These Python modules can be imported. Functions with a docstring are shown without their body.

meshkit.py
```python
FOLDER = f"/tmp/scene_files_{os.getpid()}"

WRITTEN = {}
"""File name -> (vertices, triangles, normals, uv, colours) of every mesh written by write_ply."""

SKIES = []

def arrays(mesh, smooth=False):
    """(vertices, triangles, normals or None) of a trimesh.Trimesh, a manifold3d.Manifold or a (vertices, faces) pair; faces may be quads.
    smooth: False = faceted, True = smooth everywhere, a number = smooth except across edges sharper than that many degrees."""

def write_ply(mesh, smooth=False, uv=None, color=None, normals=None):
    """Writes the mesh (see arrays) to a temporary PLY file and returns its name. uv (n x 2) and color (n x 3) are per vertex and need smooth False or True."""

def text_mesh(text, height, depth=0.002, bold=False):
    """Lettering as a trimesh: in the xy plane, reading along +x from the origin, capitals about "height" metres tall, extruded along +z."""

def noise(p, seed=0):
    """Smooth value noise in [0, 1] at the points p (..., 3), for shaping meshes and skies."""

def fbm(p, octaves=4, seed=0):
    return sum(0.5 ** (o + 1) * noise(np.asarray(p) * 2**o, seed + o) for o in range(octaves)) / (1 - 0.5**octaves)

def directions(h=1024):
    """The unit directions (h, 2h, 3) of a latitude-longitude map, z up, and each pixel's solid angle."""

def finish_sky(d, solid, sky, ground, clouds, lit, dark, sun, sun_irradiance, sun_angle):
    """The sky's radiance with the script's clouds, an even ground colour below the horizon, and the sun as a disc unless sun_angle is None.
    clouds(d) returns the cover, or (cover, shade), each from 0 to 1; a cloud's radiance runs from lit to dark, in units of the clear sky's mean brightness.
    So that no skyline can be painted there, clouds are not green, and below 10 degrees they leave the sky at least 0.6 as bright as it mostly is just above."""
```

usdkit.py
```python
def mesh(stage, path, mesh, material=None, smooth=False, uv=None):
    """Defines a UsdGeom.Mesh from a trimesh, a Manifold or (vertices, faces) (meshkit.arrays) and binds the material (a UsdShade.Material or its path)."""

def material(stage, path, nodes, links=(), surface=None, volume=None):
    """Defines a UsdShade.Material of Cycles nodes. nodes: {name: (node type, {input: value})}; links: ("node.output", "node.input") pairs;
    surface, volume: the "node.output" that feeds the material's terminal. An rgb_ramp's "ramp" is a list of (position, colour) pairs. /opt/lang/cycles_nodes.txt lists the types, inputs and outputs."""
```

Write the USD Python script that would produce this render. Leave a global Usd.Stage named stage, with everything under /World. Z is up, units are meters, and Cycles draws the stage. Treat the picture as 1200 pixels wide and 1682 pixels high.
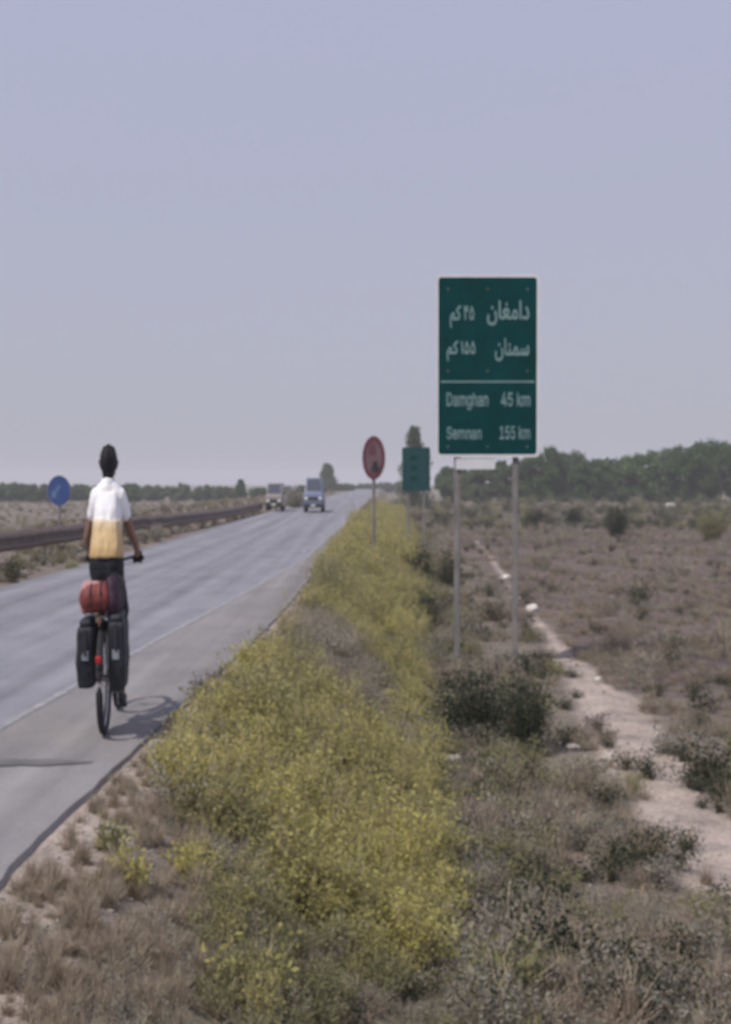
import math, random
import numpy as np
import trimesh
import manifold3d
from manifold3d import Manifold, CrossSection
from shapely.geometry import Polygon, Point, LineString, box as sbox
from shapely.ops import unary_union
from pxr import Usd, UsdGeom, UsdLux, UsdShade, Sdf, Gf, Vt
import usdkit, meshkit

FSTOP, HAZE = 44.0, 0.0009
stage = Usd.Stage.CreateInMemory()
UsdGeom.SetStageUpAxis(stage, UsdGeom.Tokens.z)
UsdGeom.SetStageMetersPerUnit(stage, 1.0)
UsdGeom.Xform.Define(stage, '/World')
UsdGeom.Scope.Define(stage, '/World/Looks')

# ------------------------------------------------------------------ camera, sky, sun, exposure
CAM_Z, FOC, HOR = 1.55, 2400.0, 792.0          # eye height; focal length and horizon row of the 1200 x 1682 photograph
cam = UsdGeom.Camera.Define(stage, '/World/camera')
cam.CreateHorizontalApertureAttr(36.0)
cam.CreateFocalLengthAttr(72.0)
cam.AddTranslateOp().Set(Gf.Vec3d(0, 0, CAM_Z))
cam.AddRotateXOp().Set(90 - math.degrees(math.atan((841 - HOR) / FOC)))
cam.CreateExposureAttr(0.4)
cam.CreateFStopAttr(FSTOP)
cam.CreateFocusDistanceAttr(0.6)
SUN = np.array([-0.55, -0.62, 1.25]); SUN /= np.linalg.norm(SUN)
sun_el, sun_rot = math.asin(SUN[2]), math.atan2(SUN[0], SUN[1])
sky_mat = usdkit.material(stage, '/World/Looks/sky', {
    'sky': ('sky_texture', {'sky_type': 'single_scattering', 'sun_disc': False, 'sun_elevation': sun_el, 'sun_rotation': sun_rot, 'aerosol_density': 3.0}),
    'tc': ('texture_coordinate', {}),
    'n': ('noise_texture', {'scale': 1.3, 'detail': 3.0, 'roughness': 0.45}),
    'r': ('map_range', {'from_min': 0.25, 'from_max': 0.75, 'to_min': 0.86, 'to_max': 0.94, 'clamp': True}),
    'sep': ('separate_xyz', {}), 'el': ('rgb_ramp', {'ramp': [(0.0, (3.42, 3.44, 4.02)), (0.08, (3.38, 3.42, 4.18)), (0.3, (3.36, 3.46, 4.62)), (1.0, (3.3, 3.44, 4.75))]}),
    'veil': ('mix', {'mix_type': 'mix'}),
    'bg': ('background_shader', {'strength': 0.1})},
    [('tc.generated', 'n.vector'), ('tc.generated', 'sep.vector'), ('sep.z', 'el.fac'), ('el.color', 'veil.color2'), ('n.fac', 'r.value'), ('r.result', 'veil.fac'), ('sky.color', 'veil.color1'), ('veil.color', 'bg.color')], surface='bg.background')
sky = UsdLux.DomeLight.Define(stage, '/World/sky')
UsdShade.MaterialBindingAPI.Apply(sky.GetPrim()).Bind(sky_mat)
sky.GetPrim().SetCustomDataByKey('kind', 'structure')
sun = UsdLux.DistantLight.Define(stage, '/World/sun')
sun.CreateNormalizeAttr(True); sun.CreateIntensityAttr(0.68); sun.CreateAngleAttr(1.0); sun.CreateColorAttr(Gf.Vec3f(1.0, 0.93, 0.86))
sun.AddTransformOp().Set(Gf.Matrix4d().SetRotate(Gf.Rotation(Gf.Vec3d(0, 0, 1), Gf.Vec3d(*map(float, SUN)))))

# ------------------------------------------------------------------ helpers
USED = {}
def free_name(parent, name):
    k = (parent, name); n = USED.get(k, 0); USED[k] = n + 1
    return parent + '/' + (name if n == 0 else '%s_%03d' % (name, n))
def tag(prim, label=None, cat=None, group=None, kind=None):
    for k, v in (('label', label), ('category', cat), ('group', group), ('kind', kind)):
        if v: prim.SetCustomDataByKey(k, v)
    return prim
def thing(name, label, cat, loc=(0, 0, 0), rotz=0.0, group=None):
    x = UsdGeom.Xform.Define(stage, free_name('/World', name))
    x.AddTranslateOp().Set(Gf.Vec3d(*map(float, loc)))
    if rotz: x.AddRotateZOp().Set(rotz)
    return tag(x.GetPrim(), label, cat, group)
def obj(name, mesh, mat, parent=None, smooth=False, label=None, cat=None, group=None, kind=None):
    path = free_name(str(parent.GetPath()) if parent else '/World', name)
    m = usdkit.mesh(stage, path, mesh, '/World/Looks/' + mat, smooth=smooth)
    return tag(m.GetPrim(), label, cat, group, kind)
def cat_(ms):
    vs, fs, n = [], [], 0
    for m in ms:
        v, f = (m.vertices, m.faces) if hasattr(m, 'vertices') else m
        v = np.asarray(v); f = np.asarray(f)
        if f.shape[1] == 4: f = np.vstack([f[:, [0, 1, 2]], f[:, [0, 2, 3]]])
        vs.append(v); fs.append(f + n); n += len(v)
    return np.vstack(vs), np.vstack(fs)
def tm(man):
    m = man.to_mesh(); return np.array(m.vert_properties[:, :3], float), np.array(m.tri_verts)
def sph(p, r, n=16):
    return Manifold.sphere(r, n).translate([float(a) for a in p])
def hull(ps, n=16):
    return Manifold.batch_hull([sph(p[:3], p[3], n) for p in ps])
def rbox(c, s, r=0.02, n=8):
    """A box of size s about c with rounded edges."""
    s = np.asarray(s, float); r = min(r, 0.49 * s.min()); h = s / 2 - r
    return Manifold.batch_hull([sph(np.asarray(c) + h * np.array([a, b, d]), r, n) for a in (-1, 1) for b in (-1, 1) for d in (-1, 1)])
def cyl(p, q, r, n=16, r2=None):
    return tube([p, q], [r, r if r2 is None else r2], n)
def tube(path, r, n=8, closed=False):
    path = np.asarray(path, float); k = len(path); r = np.broadcast_to(r, (k,))
    t = np.gradient(path, axis=0) if not closed else np.roll(path, -1, 0) - np.roll(path, 1, 0)
    t /= np.maximum(np.linalg.norm(t, axis=1, keepdims=True), 1e-9)
    up = np.array([0, 0, 1.0]) if abs(t[:, 2]).mean() < 0.8 else np.array([1.0, 0, 0])
    a = np.cross(t, up); a /= np.maximum(np.linalg.norm(a, axis=1, keepdims=True), 1e-9); b = np.cross(t, a)
    ang = np.arange(n) / n * 2 * np.pi
    v = (path[:, None] + r[:, None, None] * (np.cos(ang)[None, :, None] * a[:, None] + np.sin(ang)[None, :, None] * b[:, None])).reshape(-1, 3)
    f = []
    for i in range(k if closed else k - 1):
        j = (i + 1) % k
        for c in range(n):
            d = (c + 1) % n
            f += [(i * n + c, j * n + c, j * n + d), (i * n + c, j * n + d, i * n + d)]
    if not closed:
        for i, s in ((0, 1), (k - 1, -1)):
            for c in range(1, n - 1):
                f.append((i * n, i * n + c, i * n + c + 1)[::s])
    return v, np.array(f)
def squeeze(m, q):
    v, f = (m.vertices, m.faces) if hasattr(m, 'vertices') else m
    return np.asarray(v) * np.array([q, 1, 1]), np.asarray(f)
def plate(poly, y, depth):
    """A flat shape drawn in x and z, facing -y with its face at y, as thick as depth."""
    out = []
    for g in getattr(poly, 'geoms', [poly]):
        m = trimesh.creation.extrude_polygon(g, depth, engine='earcut')
        v = np.array(m.vertices); out.append((np.stack([v[:, 0], y + depth - v[:, 2], v[:, 1]], 1), np.array(m.faces)))
    return cat_(out)
def fbm(x, y, s=1.0, seed=0, o=4):
    x, y = np.broadcast_arrays(np.asarray(x, float), np.asarray(y, float))
    return meshkit.fbm(np.stack([x * s, y * s, np.zeros_like(x) + 0.37], -1), o, seed)
def smooth01(t):
    t = np.clip(t, 0, 1); return t * t * (3 - 2 * t)

# ------------------------------------------------------------------ materials
def ramp_mat(name, cols, scale=6.0, rough=0.85, bump=0.0, bump_scale=40.0, detail=4.0, stretch=None, spec=0.3, metallic=0.0, sheen=0.0):
    nodes = {'g': ('texture_coordinate', {}), 'm': ('mapping', {'scale': stretch or (1, 1, 1)}),
             'n': ('noise_texture', {'scale': scale, 'detail': detail, 'roughness': 0.6}), 'r': ('rgb_ramp', {'ramp': cols}),
             'p': ('principled_bsdf', {'roughness': rough, 'specular_ior_level': spec, 'metallic': metallic, 'sheen_weight': sheen})}
    links = [('g.object', 'm.vector'), ('m.vector', 'n.vector'), ('n.fac', 'r.fac'), ('r.color', 'p.base_color')]
    if bump:
        nodes['bn'] = ('noise_texture', {'scale': bump_scale, 'detail': 4.0, 'roughness': 0.65}); nodes['b'] = ('bump', {'strength': bump, 'distance': 0.02})
        links += [('m.vector', 'bn.vector'), ('bn.fac', 'b.height'), ('b.normal', 'p.normal')]
    usdkit.material(stage, '/World/Looks/' + name, nodes, links, surface='p.BSDF')
def solid_mat(name, c, var=0.12, **k):
    c = np.array(c); ramp_mat(name, [(0.3, tuple(c * (1 - var))), (0.7, tuple(np.minimum(c * (1 + var), 0.95)))], **k)
def leaf_mat(name, cols, scale=0.9, trans=0.25, island=0.55):
    """cols from dark to light; each leaf its own tone, each plant a shift of its own."""
    usdkit.material(stage, '/World/Looks/' + name, {
        'g': ('geometry', {}), 'o': ('object_info', {}),
        'n': ('noise_texture', {'scale': scale, 'detail': 3.0, 'roughness': 0.6}),
        'a': ('mix_float', {'fac': island}),
        'a2': ('math', {'math_type': 'multiply_add', 'value2': 0.3, 'value3': -0.15}),
        's': ('math', {'math_type': 'add', 'use_clamp': True}),
        'r': ('rgb_ramp', {'ramp': cols}),
        'd': ('principled_bsdf', {'roughness': 0.75, 'specular_ior_level': 0.2}), 't': ('translucent_bsdf', {}), 'mx': ('mix_closure', {'fac': trans})},
        [('g.position', 'n.vector'), ('n.fac', 'a.a'), ('g.random_per_island', 'a.b'), ('o.random', 'a2.value1'), ('a.result', 's.value1'), ('a2.value', 's.value2'),
         ('s.value', 'r.fac'), ('r.color', 'd.base_color'), ('r.color', 't.color'), ('d.BSDF', 'mx.closure1'), ('t.BSDF', 'mx.closure2')], surface='mx.closure')
leaf_mat('yellow_leaf', [(0.2, (0.36, 0.33, 0.13)), (0.45, (0.56, 0.515, 0.16)), (0.65, (0.69, 0.62, 0.18)), (0.85, (0.78, 0.71, 0.32))], trans=0.38)
leaf_mat('olive_leaf', [(0.2, (0.19, 0.19, 0.09)), (0.5, (0.34, 0.335, 0.16)), (0.85, (0.5, 0.48, 0.26))], trans=0.33)
leaf_mat('grey_leaf', [(0.2, (0.24, 0.23, 0.195)), (0.5, (0.4, 0.385, 0.33)), (0.85, (0.55, 0.53, 0.46))], trans=0.3)
leaf_mat('dark_leaf', [(0.2, (0.022, 0.032, 0.018)), (0.5, (0.05, 0.065, 0.036)), (0.85, (0.1, 0.12, 0.07))])
leaf_mat('dry_leaf', [(0.2, (0.34, 0.28, 0.21)), (0.5, (0.5, 0.42, 0.33)), (0.85, (0.64, 0.56, 0.46))], trans=0.3)
leaf_mat('brown_leaf', [(0.2, (0.18, 0.145, 0.138)), (0.5, (0.3, 0.25, 0.24)), (0.85, (0.43, 0.365, 0.35))], trans=0.25)
leaf_mat('tree_leaf', [(0.2, (0.075, 0.125, 0.045)), (0.5, (0.135, 0.205, 0.08)), (0.85, (0.215, 0.3, 0.135))], scale=0.35, trans=0.3)
leaf_mat('tree_leaf_grey', [(0.2, (0.09, 0.125, 0.065)), (0.5, (0.155, 0.2, 0.105)), (0.85, (0.235, 0.28, 0.165))], scale=0.35, trans=0.3)
ramp_mat('bark', [(0.3, (0.08, 0.06, 0.045)), (0.7, (0.17, 0.135, 0.105))], scale=9, bump=0.5, stretch=(1, 1, 0.25))
ramp_mat('stem', [(0.3, (0.24, 0.2, 0.13)), (0.7, (0.38, 0.33, 0.22))], scale=12)
ramp_mat('stone', [(0.3, (0.26, 0.23, 0.2)), (0.7, (0.46, 0.42, 0.38))], scale=14, bump=0.4)
ramp_mat('pale_stone', [(0.3, (0.48, 0.44, 0.4)), (0.7, (0.68, 0.65, 0.62))], scale=10, bump=0.4)
ramp_mat('road_line', [(0.42, (0.22, 0.22, 0.235)), (0.72, (0.34, 0.34, 0.34))], scale=9, rough=0.8, stretch=(2, 0.6, 1))
ramp_mat('tar', [(0.3, (0.1, 0.098, 0.1)), (0.7, (0.16, 0.155, 0.155))], scale=6, rough=0.7)

def road_mat(name, base, warm):
    b = np.array(base)
    usdkit.material(stage, '/World/Looks/' + name, {
        'g': ('geometry', {}), 'm1': ('mapping', {'scale': (2.6, 0.03, 1)}), 'n1': ('noise_texture', {'scale': 1.0, 'detail': 4.0, 'roughness': 0.55}),
        'm2': ('mapping', {'scale': (1.3, 0.5, 1)}), 'n2': ('noise_texture', {'scale': 1.4, 'detail': 5.0, 'roughness': 0.65}),
        'n3': ('noise_texture', {'scale': 160.0, 'detail': 2.0}),
        'r1': ('rgb_ramp', {'ramp': [(0.3, tuple(b * 0.72)), (0.5, tuple(b)), (0.7, tuple(b * 1.25))]}),
        'r2': ('rgb_ramp', {'ramp': [(0.3, (0.78, 0.78, 0.8)), (0.55, (1, 1, 1)), (0.75, warm)]}),
        'r3': ('rgb_ramp', {'ramp': [(0.3, (0.7, 0.7, 0.7)), (0.7, (1.25, 1.25, 1.25))]}),
        'x1': ('mix', {'mix_type': 'multiply', 'fac': 1.0}), 'x2': ('mix', {'mix_type': 'multiply', 'fac': 1.0}),
        'b': ('bump', {'strength': 0.35, 'distance': 0.006}), 'p': ('principled_bsdf', {'roughness': 0.75, 'specular_ior_level': 0.35})},
        [('g.position', 'm1.vector'), ('m1.vector', 'n1.vector'), ('g.position', 'm2.vector'), ('m2.vector', 'n2.vector'), ('g.position', 'n3.vector'),
         ('n1.fac', 'r1.fac'), ('n2.fac', 'r2.fac'), ('n3.fac', 'r3.fac'), ('r1.color', 'x1.color1'), ('r2.color', 'x1.color2'),
         ('x1.color', 'x2.color1'), ('r3.color', 'x2.color2'), ('x2.color', 'p.base_color'), ('n3.fac', 'b.height'), ('b.normal', 'p.normal')], surface='p.BSDF')
road_mat('asphalt', (0.21, 0.212, 0.235), (1.12, 1.1, 1.06))
road_mat('old_asphalt', (0.222, 0.211, 0.209), (1.15, 1.1, 1.05))
road_mat('patch_asphalt', (0.235, 0.226, 0.228), (1.1, 1.08, 1.06))

usdkit.material(stage, '/World/Looks/soil', {
    'at': ('attribute', {'attribute': 'tint'}), 'g': ('geometry', {}),
    'n1': ('noise_texture', {'scale': 1.7, 'detail': 6.0, 'roughness': 0.65}), 'n2': ('noise_texture', {'scale': 23.0, 'detail': 4.0, 'roughness': 0.7}),
    'r1': ('rgb_ramp', {'ramp': [(0.28, (0.6, 0.6, 0.6)), (0.5, (1, 1, 1)), (0.72, (1.3, 1.28, 1.25))]}),
    'r2': ('rgb_ramp', {'ramp': [(0.28, (0.66, 0.65, 0.64)), (0.5, (1, 1, 1)), (0.72, (1.25, 1.25, 1.25))]}),
    'x1': ('mix', {'mix_type': 'multiply', 'fac': 1.0}), 'x2': ('mix', {'mix_type': 'multiply', 'fac': 1.0}),
    'b': ('bump', {'strength': 0.7, 'distance': 0.03}), 'p': ('principled_bsdf', {'roughness': 0.95, 'specular_ior_level': 0.1})},
    [('g.position', 'n1.vector'), ('g.position', 'n2.vector'), ('n1.fac', 'r1.fac'), ('n2.fac', 'r2.fac'), ('at.color', 'x1.color1'), ('r1.color', 'x1.color2'),
     ('x1.color', 'x2.color1'), ('r2.color', 'x2.color2'), ('x2.color', 'p.base_color'), ('n2.fac', 'b.height'), ('b.normal', 'p.normal')], surface='p.BSDF')

# ------------------------------------------------------------------ the lie of the land: road on a low bank, field below it on the right
def edge_r(y): return np.interp(y, [-40, 0, 6, 8, 12, 16, 38, 86, 162, 400, 900], [-1.5, -1.45, -1.43, -1.37, -1.2, -1.04, -0.62, -0.1, 0.6, 4.5, 13])
def edge_l(y): return np.interp(y, [-40, 0, 21, 33, 63, 162, 400, 900], [-5.6, -5.5, -5.36, -5.22, -5.12, -4.1, -0.6, 7.5])
def line_r(y): return np.interp(y, [-40, 0, 9.2, 13.9, 20.3, 29, 60, 86, 162, 400], [-2.75, -2.65, -2.3, -2.06, -1.7, -1.24, -0.75, -0.5, 0.3, 4.2])
def height(x, y):
    x, y = np.broadcast_arrays(np.asarray(x, float), np.asarray(y, float))
    u, w = x - edge_r(y), edge_l(y) - x
    road_end = smooth01((y - 430) / 150)
    right = -0.022 - 0.07 * np.clip((u - 0.06) / 0.5, 0, 1) - 0.778 * smooth01((u - 0.3) / 1.55) - 0.12 * np.clip((u - 1.8) / 12, 0, 1)
    left = -0.07 + 0.05 * smooth01(w / 1.0) - 1.25 * smooth01((w - 2.6) / 16) - 0.35 * smooth01((w - 25) / 120)
    z = np.where(u > -0.16, right, np.where(w > 0, left, -0.09))
    bump = (fbm(x, y, 1.1, 5) - 0.5) * 0.22 + (fbm(x, y, 5.0, 9, 3) - 0.5) * 0.09
    rough = smooth01((u - 0.15) / 0.9) + smooth01((w - 0.3) / 1.2)
    z = z + bump * np.minimum(rough, 1)
    z = z + 0.45 * np.exp(-((y - 150) / 9.0) ** 2) * smooth01((u - 3) / 4)          # the low earth bank in front of the trees
    return z * (1 - road_end) + (-1.2) * road_end
def proj(p):
    """Where a point of the place lies in the photograph, to choose what grows there."""
    p = np.asarray(p, float); th = math.atan((841 - HOR) / FOC)
    x, y, z = p[..., 0], p[..., 1], p[..., 2] - CAM_Z
    d = y * math.cos(th) - z * math.sin(th); up = y * math.sin(th) + z * math.cos(th)
    return 600 + FOC * x / d, 841 - FOC * up / d
def ground_at(px, py):
    """The spot of ground seen at a pixel of the photograph."""
    th = math.atan((841 - HOR) / FOC); a, b = (px - 600) / FOC, (841 - py) / FOC
    d = np.array([a, math.cos(th) + b * math.sin(th), -math.sin(th) + b * math.cos(th)])
    t = np.geomspace(2.0, 2500.0, 9000); p = np.array([0, 0, CAM_Z]) + d * t[:, None]
    h = height(p[:, 0], p[:, 1]); k = int(np.argmax(p[:, 2] <= h)) if (p[:, 2] <= h).any() else len(t) - 1
    return np.array([p[k, 0], p[k, 1], h[k]])

def axis(parts):
    return np.unique(np.concatenate([np.linspace(a, b, n) for a, b, n in parts]))
us = axis([(-1500, -160, 18), (-160, -40, 22), (-40, -9, 40), (-9, -4, 26), (-4, -0.3, 12), (-0.3, 3.2, 71), (3.2, 10, 62), (10, 40, 60), (40, 160, 40), (160, 1500, 22)])
ys = axis([(-120, -8, 16), (-8, 2.5, 22), (2.5, 14, 150), (14, 40, 130), (40, 100, 90), (100, 200, 50), (200, 500, 40), (500, 1500, 22)])
U, Y = np.meshgrid(us, ys)
X = U + edge_r(np.clip(Y, -40, 500)) * np.exp(-(U / 60.0) ** 2)
Z = height(X, Y)
def blend(c, new, k): return c * (1 - k[..., None]) + np.asarray(new) * k[..., None]
ur, wl = X - edge_r(Y), edge_l(Y) - X
n1, n2, n3 = fbm(X, Y, 0.45, 21), fbm(X, Y, 1.6, 33), fbm(X, Y, 0.12, 41)
tint = np.empty(X.shape + (3,)); tint[:] = (0.17, 0.143, 0.122)
tint = blend(tint, (0.135, 0.105, 0.1), smooth01((ur - 3) / 1.5) * smooth01((Y - 13) / 6) * smooth01((100 - Y) / 30))          # dug-over brown field
tint = blend(tint, (0.26, 0.2, 0.17), 0.85 * smooth01((n1 - 0.52) / 0.08) * smooth01((14 - Y) / 4) * (ur > 1.6))
tint = blend(tint, (0.165, 0.155, 0.115), 0.6 * smooth01((n2 - 0.5) / 0.12) * (ur > 0.3))
tint = blend(tint, (0.35, 0.295, 0.26), smooth01((0.62 - ur + (n2 - 0.5) * 0.9) / 0.3) * (ur > -0.5))                        # gravel edge
tint = blend(tint, (0.2, 0.18, 0.12), smooth01((ur - 0.5) / 0.4) * smooth01((2.1 - ur) / 0.4))
px_c = np.interp(Y, [5, 9.5, 14, 18, 28, 38, 70], [2.0, 2.32, 2.62, 2.7, 3.1, 3.6, 5.0])
pw = np.interp(Y, [5, 9, 14, 18, 24, 38], [0.1, 0.42, 0.54, 0.3, 0.14, 0.12])
tint = blend(tint, (0.085, 0.066, 0.066), 0.8 * smooth01((fbm(X * 0.35, Y, 0.16, 63) - 0.5) / 0.07) * smooth01((ur - 3.4) / 1.2) * smooth01((Y - 14) / 6) * smooth01((85 - Y) / 20))
tint = blend(tint, (0.36, 0.305, 0.27), smooth01((pw - abs(X - px_c) + (n2 - 0.5) * 0.5) / 0.16) * (Y > 4) * (Y < 60))           # bare pinkish track
tint = blend(tint, (0.24, 0.2, 0.165), 0.8 * np.exp(-((Y - 148) / 10.0) ** 2) * (ur > 2))
tint = blend(tint, (0.19, 0.158, 0.14), smooth01((wl + 0.2) / 0.5))                                                            # left verge and plain
tint = blend(tint, (0.14, 0.13, 0.105), 0.8 * smooth01((n1 - 0.5) / 0.1) * (wl > 0.8))
tint = blend(tint, (0.17, 0.15, 0.12), smooth01((Y - 170) / 60))
nx = len(us); i = np.arange(len(ys) - 1)[:, None] * nx + np.arange(nx - 1)[None]
quads = np.stack([i, i + 1, i + nx + 1, i + nx], -1).reshape(-1, 4)
g = usdkit.mesh(stage, '/World/ground', (np.stack([X, Y, Z], -1).reshape(-1, 3), quads), '/World/Looks/soil', smooth=True)
UsdGeom.PrimvarsAPI(g).CreatePrimvar('tint', Sdf.ValueTypeNames.Color3fArray, 'vertex').Set(Vt.Vec3fArray.FromNumpy(tint.reshape(-1, 3).astype(np.float32)))
tag(g.GetPrim(), 'dry scrubby ground with a gravel verge and a bare pinkish track', 'ground', kind='structure')

def strip(a, b, y0, y1, z, lip=0.0, n=10, wob=0.0, seed=1):
    """A sheet between two lines along the road, with a broken lip down to the ground."""
    yy = axis([(y0, min(y1, 40), max(2, int((min(y1, 40) - y0) * 6)))] + ([(40, y1, 130)] if y1 > 40 else []))
    A, B = a(yy), b(yy)
    if wob: B = B + (fbm(yy, 0 * yy, 1.5, seed) - 0.5) * wob + (fbm(yy, 0 * yy, 7, seed + 3) - 0.5) * wob * 0.6
    t = np.linspace(0, 1, n); xs = A[:, None] * (1 - t) + B[:, None] * t; zs = np.full_like(xs, z)
    if lip:
        xs = np.hstack([A[:, None] - 0.02, xs, B[:, None] + 0.02]); zs = np.hstack([np.full((len(yy), 1), z - lip), zs, np.full((len(yy), 1), z - lip)])
    m = xs.shape[1]; v = np.stack([xs, np.broadcast_to(yy[:, None], xs.shape), zs], -1).reshape(-1, 3)
    k = np.arange(len(yy) - 1)[:, None] * m + np.arange(m - 1)[None]
    return v, np.stack([k, k + 1, k + m + 1, k + m], -1).reshape(-1, 4)
def tar_band():
    """A ragged band of tar across the shoulder."""
    xs = np.linspace(-2.85, float(edge_r(8.0)) - 0.12, 46); w = 0.05 + 0.11 * fbm(xs, 0 * xs, 4.0, 3); c = 8.0 + 0.1 * (fbm(xs, 0 * xs + 2, 2.2, 8) - 0.5)
    w = w * np.minimum(1, np.linspace(0.1, 5, 46)) * np.minimum(1, np.linspace(5, 0.1, 46))
    v = np.vstack([np.stack([xs, c - w, 0 * xs + 0.0165], 1), np.stack([xs, c + w, 0 * xs + 0.0165], 1)])
    return v, np.array([(k, k + 1, 46 + k + 1, 46 + k) for k in range(45)])
obj('road', strip(edge_l, edge_r, -40, 430, 0.0, 0.12, 14, 0.07), 'asphalt', label='worn grey two lane asphalt road running into the distance', cat='road', kind='structure')
obj('paved_shoulder', strip(line_r, lambda y: edge_r(y) + 0.01, 7.9, 120, 0.005, 0.12, 6, 0.07, 1), 'old_asphalt', label='browner paved shoulder along the right edge of the road', cat='road shoulder', kind='structure')
obj('edge_line', strip(lambda y: line_r(y) - 0.035, lambda y: line_r(y) + 0.035, -40, 160, 0.0085), 'road_line', label='worn faint edge line between lane and shoulder', cat='road marking', kind='structure')
obj('pavement_patch', strip(lambda y: 0 * y - 2.9, lambda y: edge_r(y) + 0.01, -40, 8.0, 0.0105, 0.12, 6, 0.07, 1), 'patch_asphalt', label='paler resurfaced patch of shoulder in the near left corner', cat='road patch', kind='structure')
obj('tar_seam', tar_band(), 'tar', label='dark tar seam across the shoulder behind the cyclist', cat='road seam', kind='structure')

# ------------------------------------------------------------------ plants
def leaf_quads(rng, at, length, width, up=0.4):
    """One pointed leaf of two triangles at each point."""
    n = len(at)
    d = rng.normal(size=(n, 3)); d[:, 2] += up; d /= np.linalg.norm(d, axis=1, keepdims=True)
    s = np.cross(d, rng.normal(size=(n, 3))); s /= np.linalg.norm(s, axis=1, keepdims=True)
    L = (length * rng.uniform(0.6, 1.3, n))[:, None]; W = (width * rng.uniform(0.6, 1.3, n))[:, None]
    v = np.stack([at, at + d * L * 0.5 + s * W * 0.5, at + d * L, at + d * L * 0.5 - s * W * 0.5], 1).reshape(-1, 3)
    k = np.arange(n)[:, None] * 4
    return v, np.vstack([k + [0, 1, 2], k + [0, 2, 3]])
def stems(rng, n, h, spread, seg=5, lean=0.5):
    """Curved stem lines from one root: n x seg x 3."""
    az = rng.uniform(0, 2 * np.pi, n); out = spread * np.sqrt(rng.uniform(0.02, 1, n)); hh = h * rng.uniform(0.45, 1.0, n) * (1 - 0.35 * (out / max(spread, 1e-6)) ** 2)
    t = np.linspace(0, 1, seg)[None, :]
    r = out[:, None] * (0.12 + 0.88 * t ** (1.0 + lean))
    p = np.stack([np.cos(az)[:, None] * r, np.sin(az)[:, None] * r, hh[:, None] * t ** 0.9], -1)
    p[:, 1:] += rng.normal(scale=0.03 * h, size=(n, seg - 1, 3))
    return p
def stem_mesh(p, w):
    """Each stem as a three-sided tapering tube."""
    n, s, _ = p.shape; a = np.arange(3) * 2 * np.pi / 3
    ring = np.stack([np.cos(a), np.sin(a), 0 * a], -1)
    rad = w * np.linspace(1, 0.35, s)
    v = (p[:, :, None] + ring[None, None] * rad[None, :, None, None]).reshape(-1, 3)
    base = (np.arange(n) * s * 3)[:, None] + (np.arange(s - 1) * 3)[None]; base = base.reshape(-1, 1)
    f = np.vstack([base + q for c in range(3) for q in ([c, 3 + c, 3 + (c + 1) % 3], [c, 3 + (c + 1) % 3, (c + 1) % 3])])
    return v, f
def along(rng, p, n, lo=0.25):
    n_s, seg, _ = p.shape; i = rng.integers(0, n_s, n); t = (lo + (1 - lo) * rng.uniform(0, 1, n) ** 0.8) * (seg - 1)
    k = np.minimum(t.astype(int), seg - 2); f = (t - k)[:, None]
    return p[i, k] * (1 - f) + p[i, k + 1] * f
def weed(seed, h=0.6, spread=0.3, n_stem=26, n_leaf=420, ll=0.035, lw=0.014, jit=0.03, lo=0.25, sw=0.004, lean=0.5, seg=5):
    rng = np.random.default_rng(seed); p = stems(rng, n_stem, h, spread, seg, lean)
    at = along(rng, p, n_leaf, lo) + rng.normal(scale=jit, size=(n_leaf, 3))
    return stem_mesh(p, sw), leaf_quads(rng, at, ll, lw)
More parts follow.
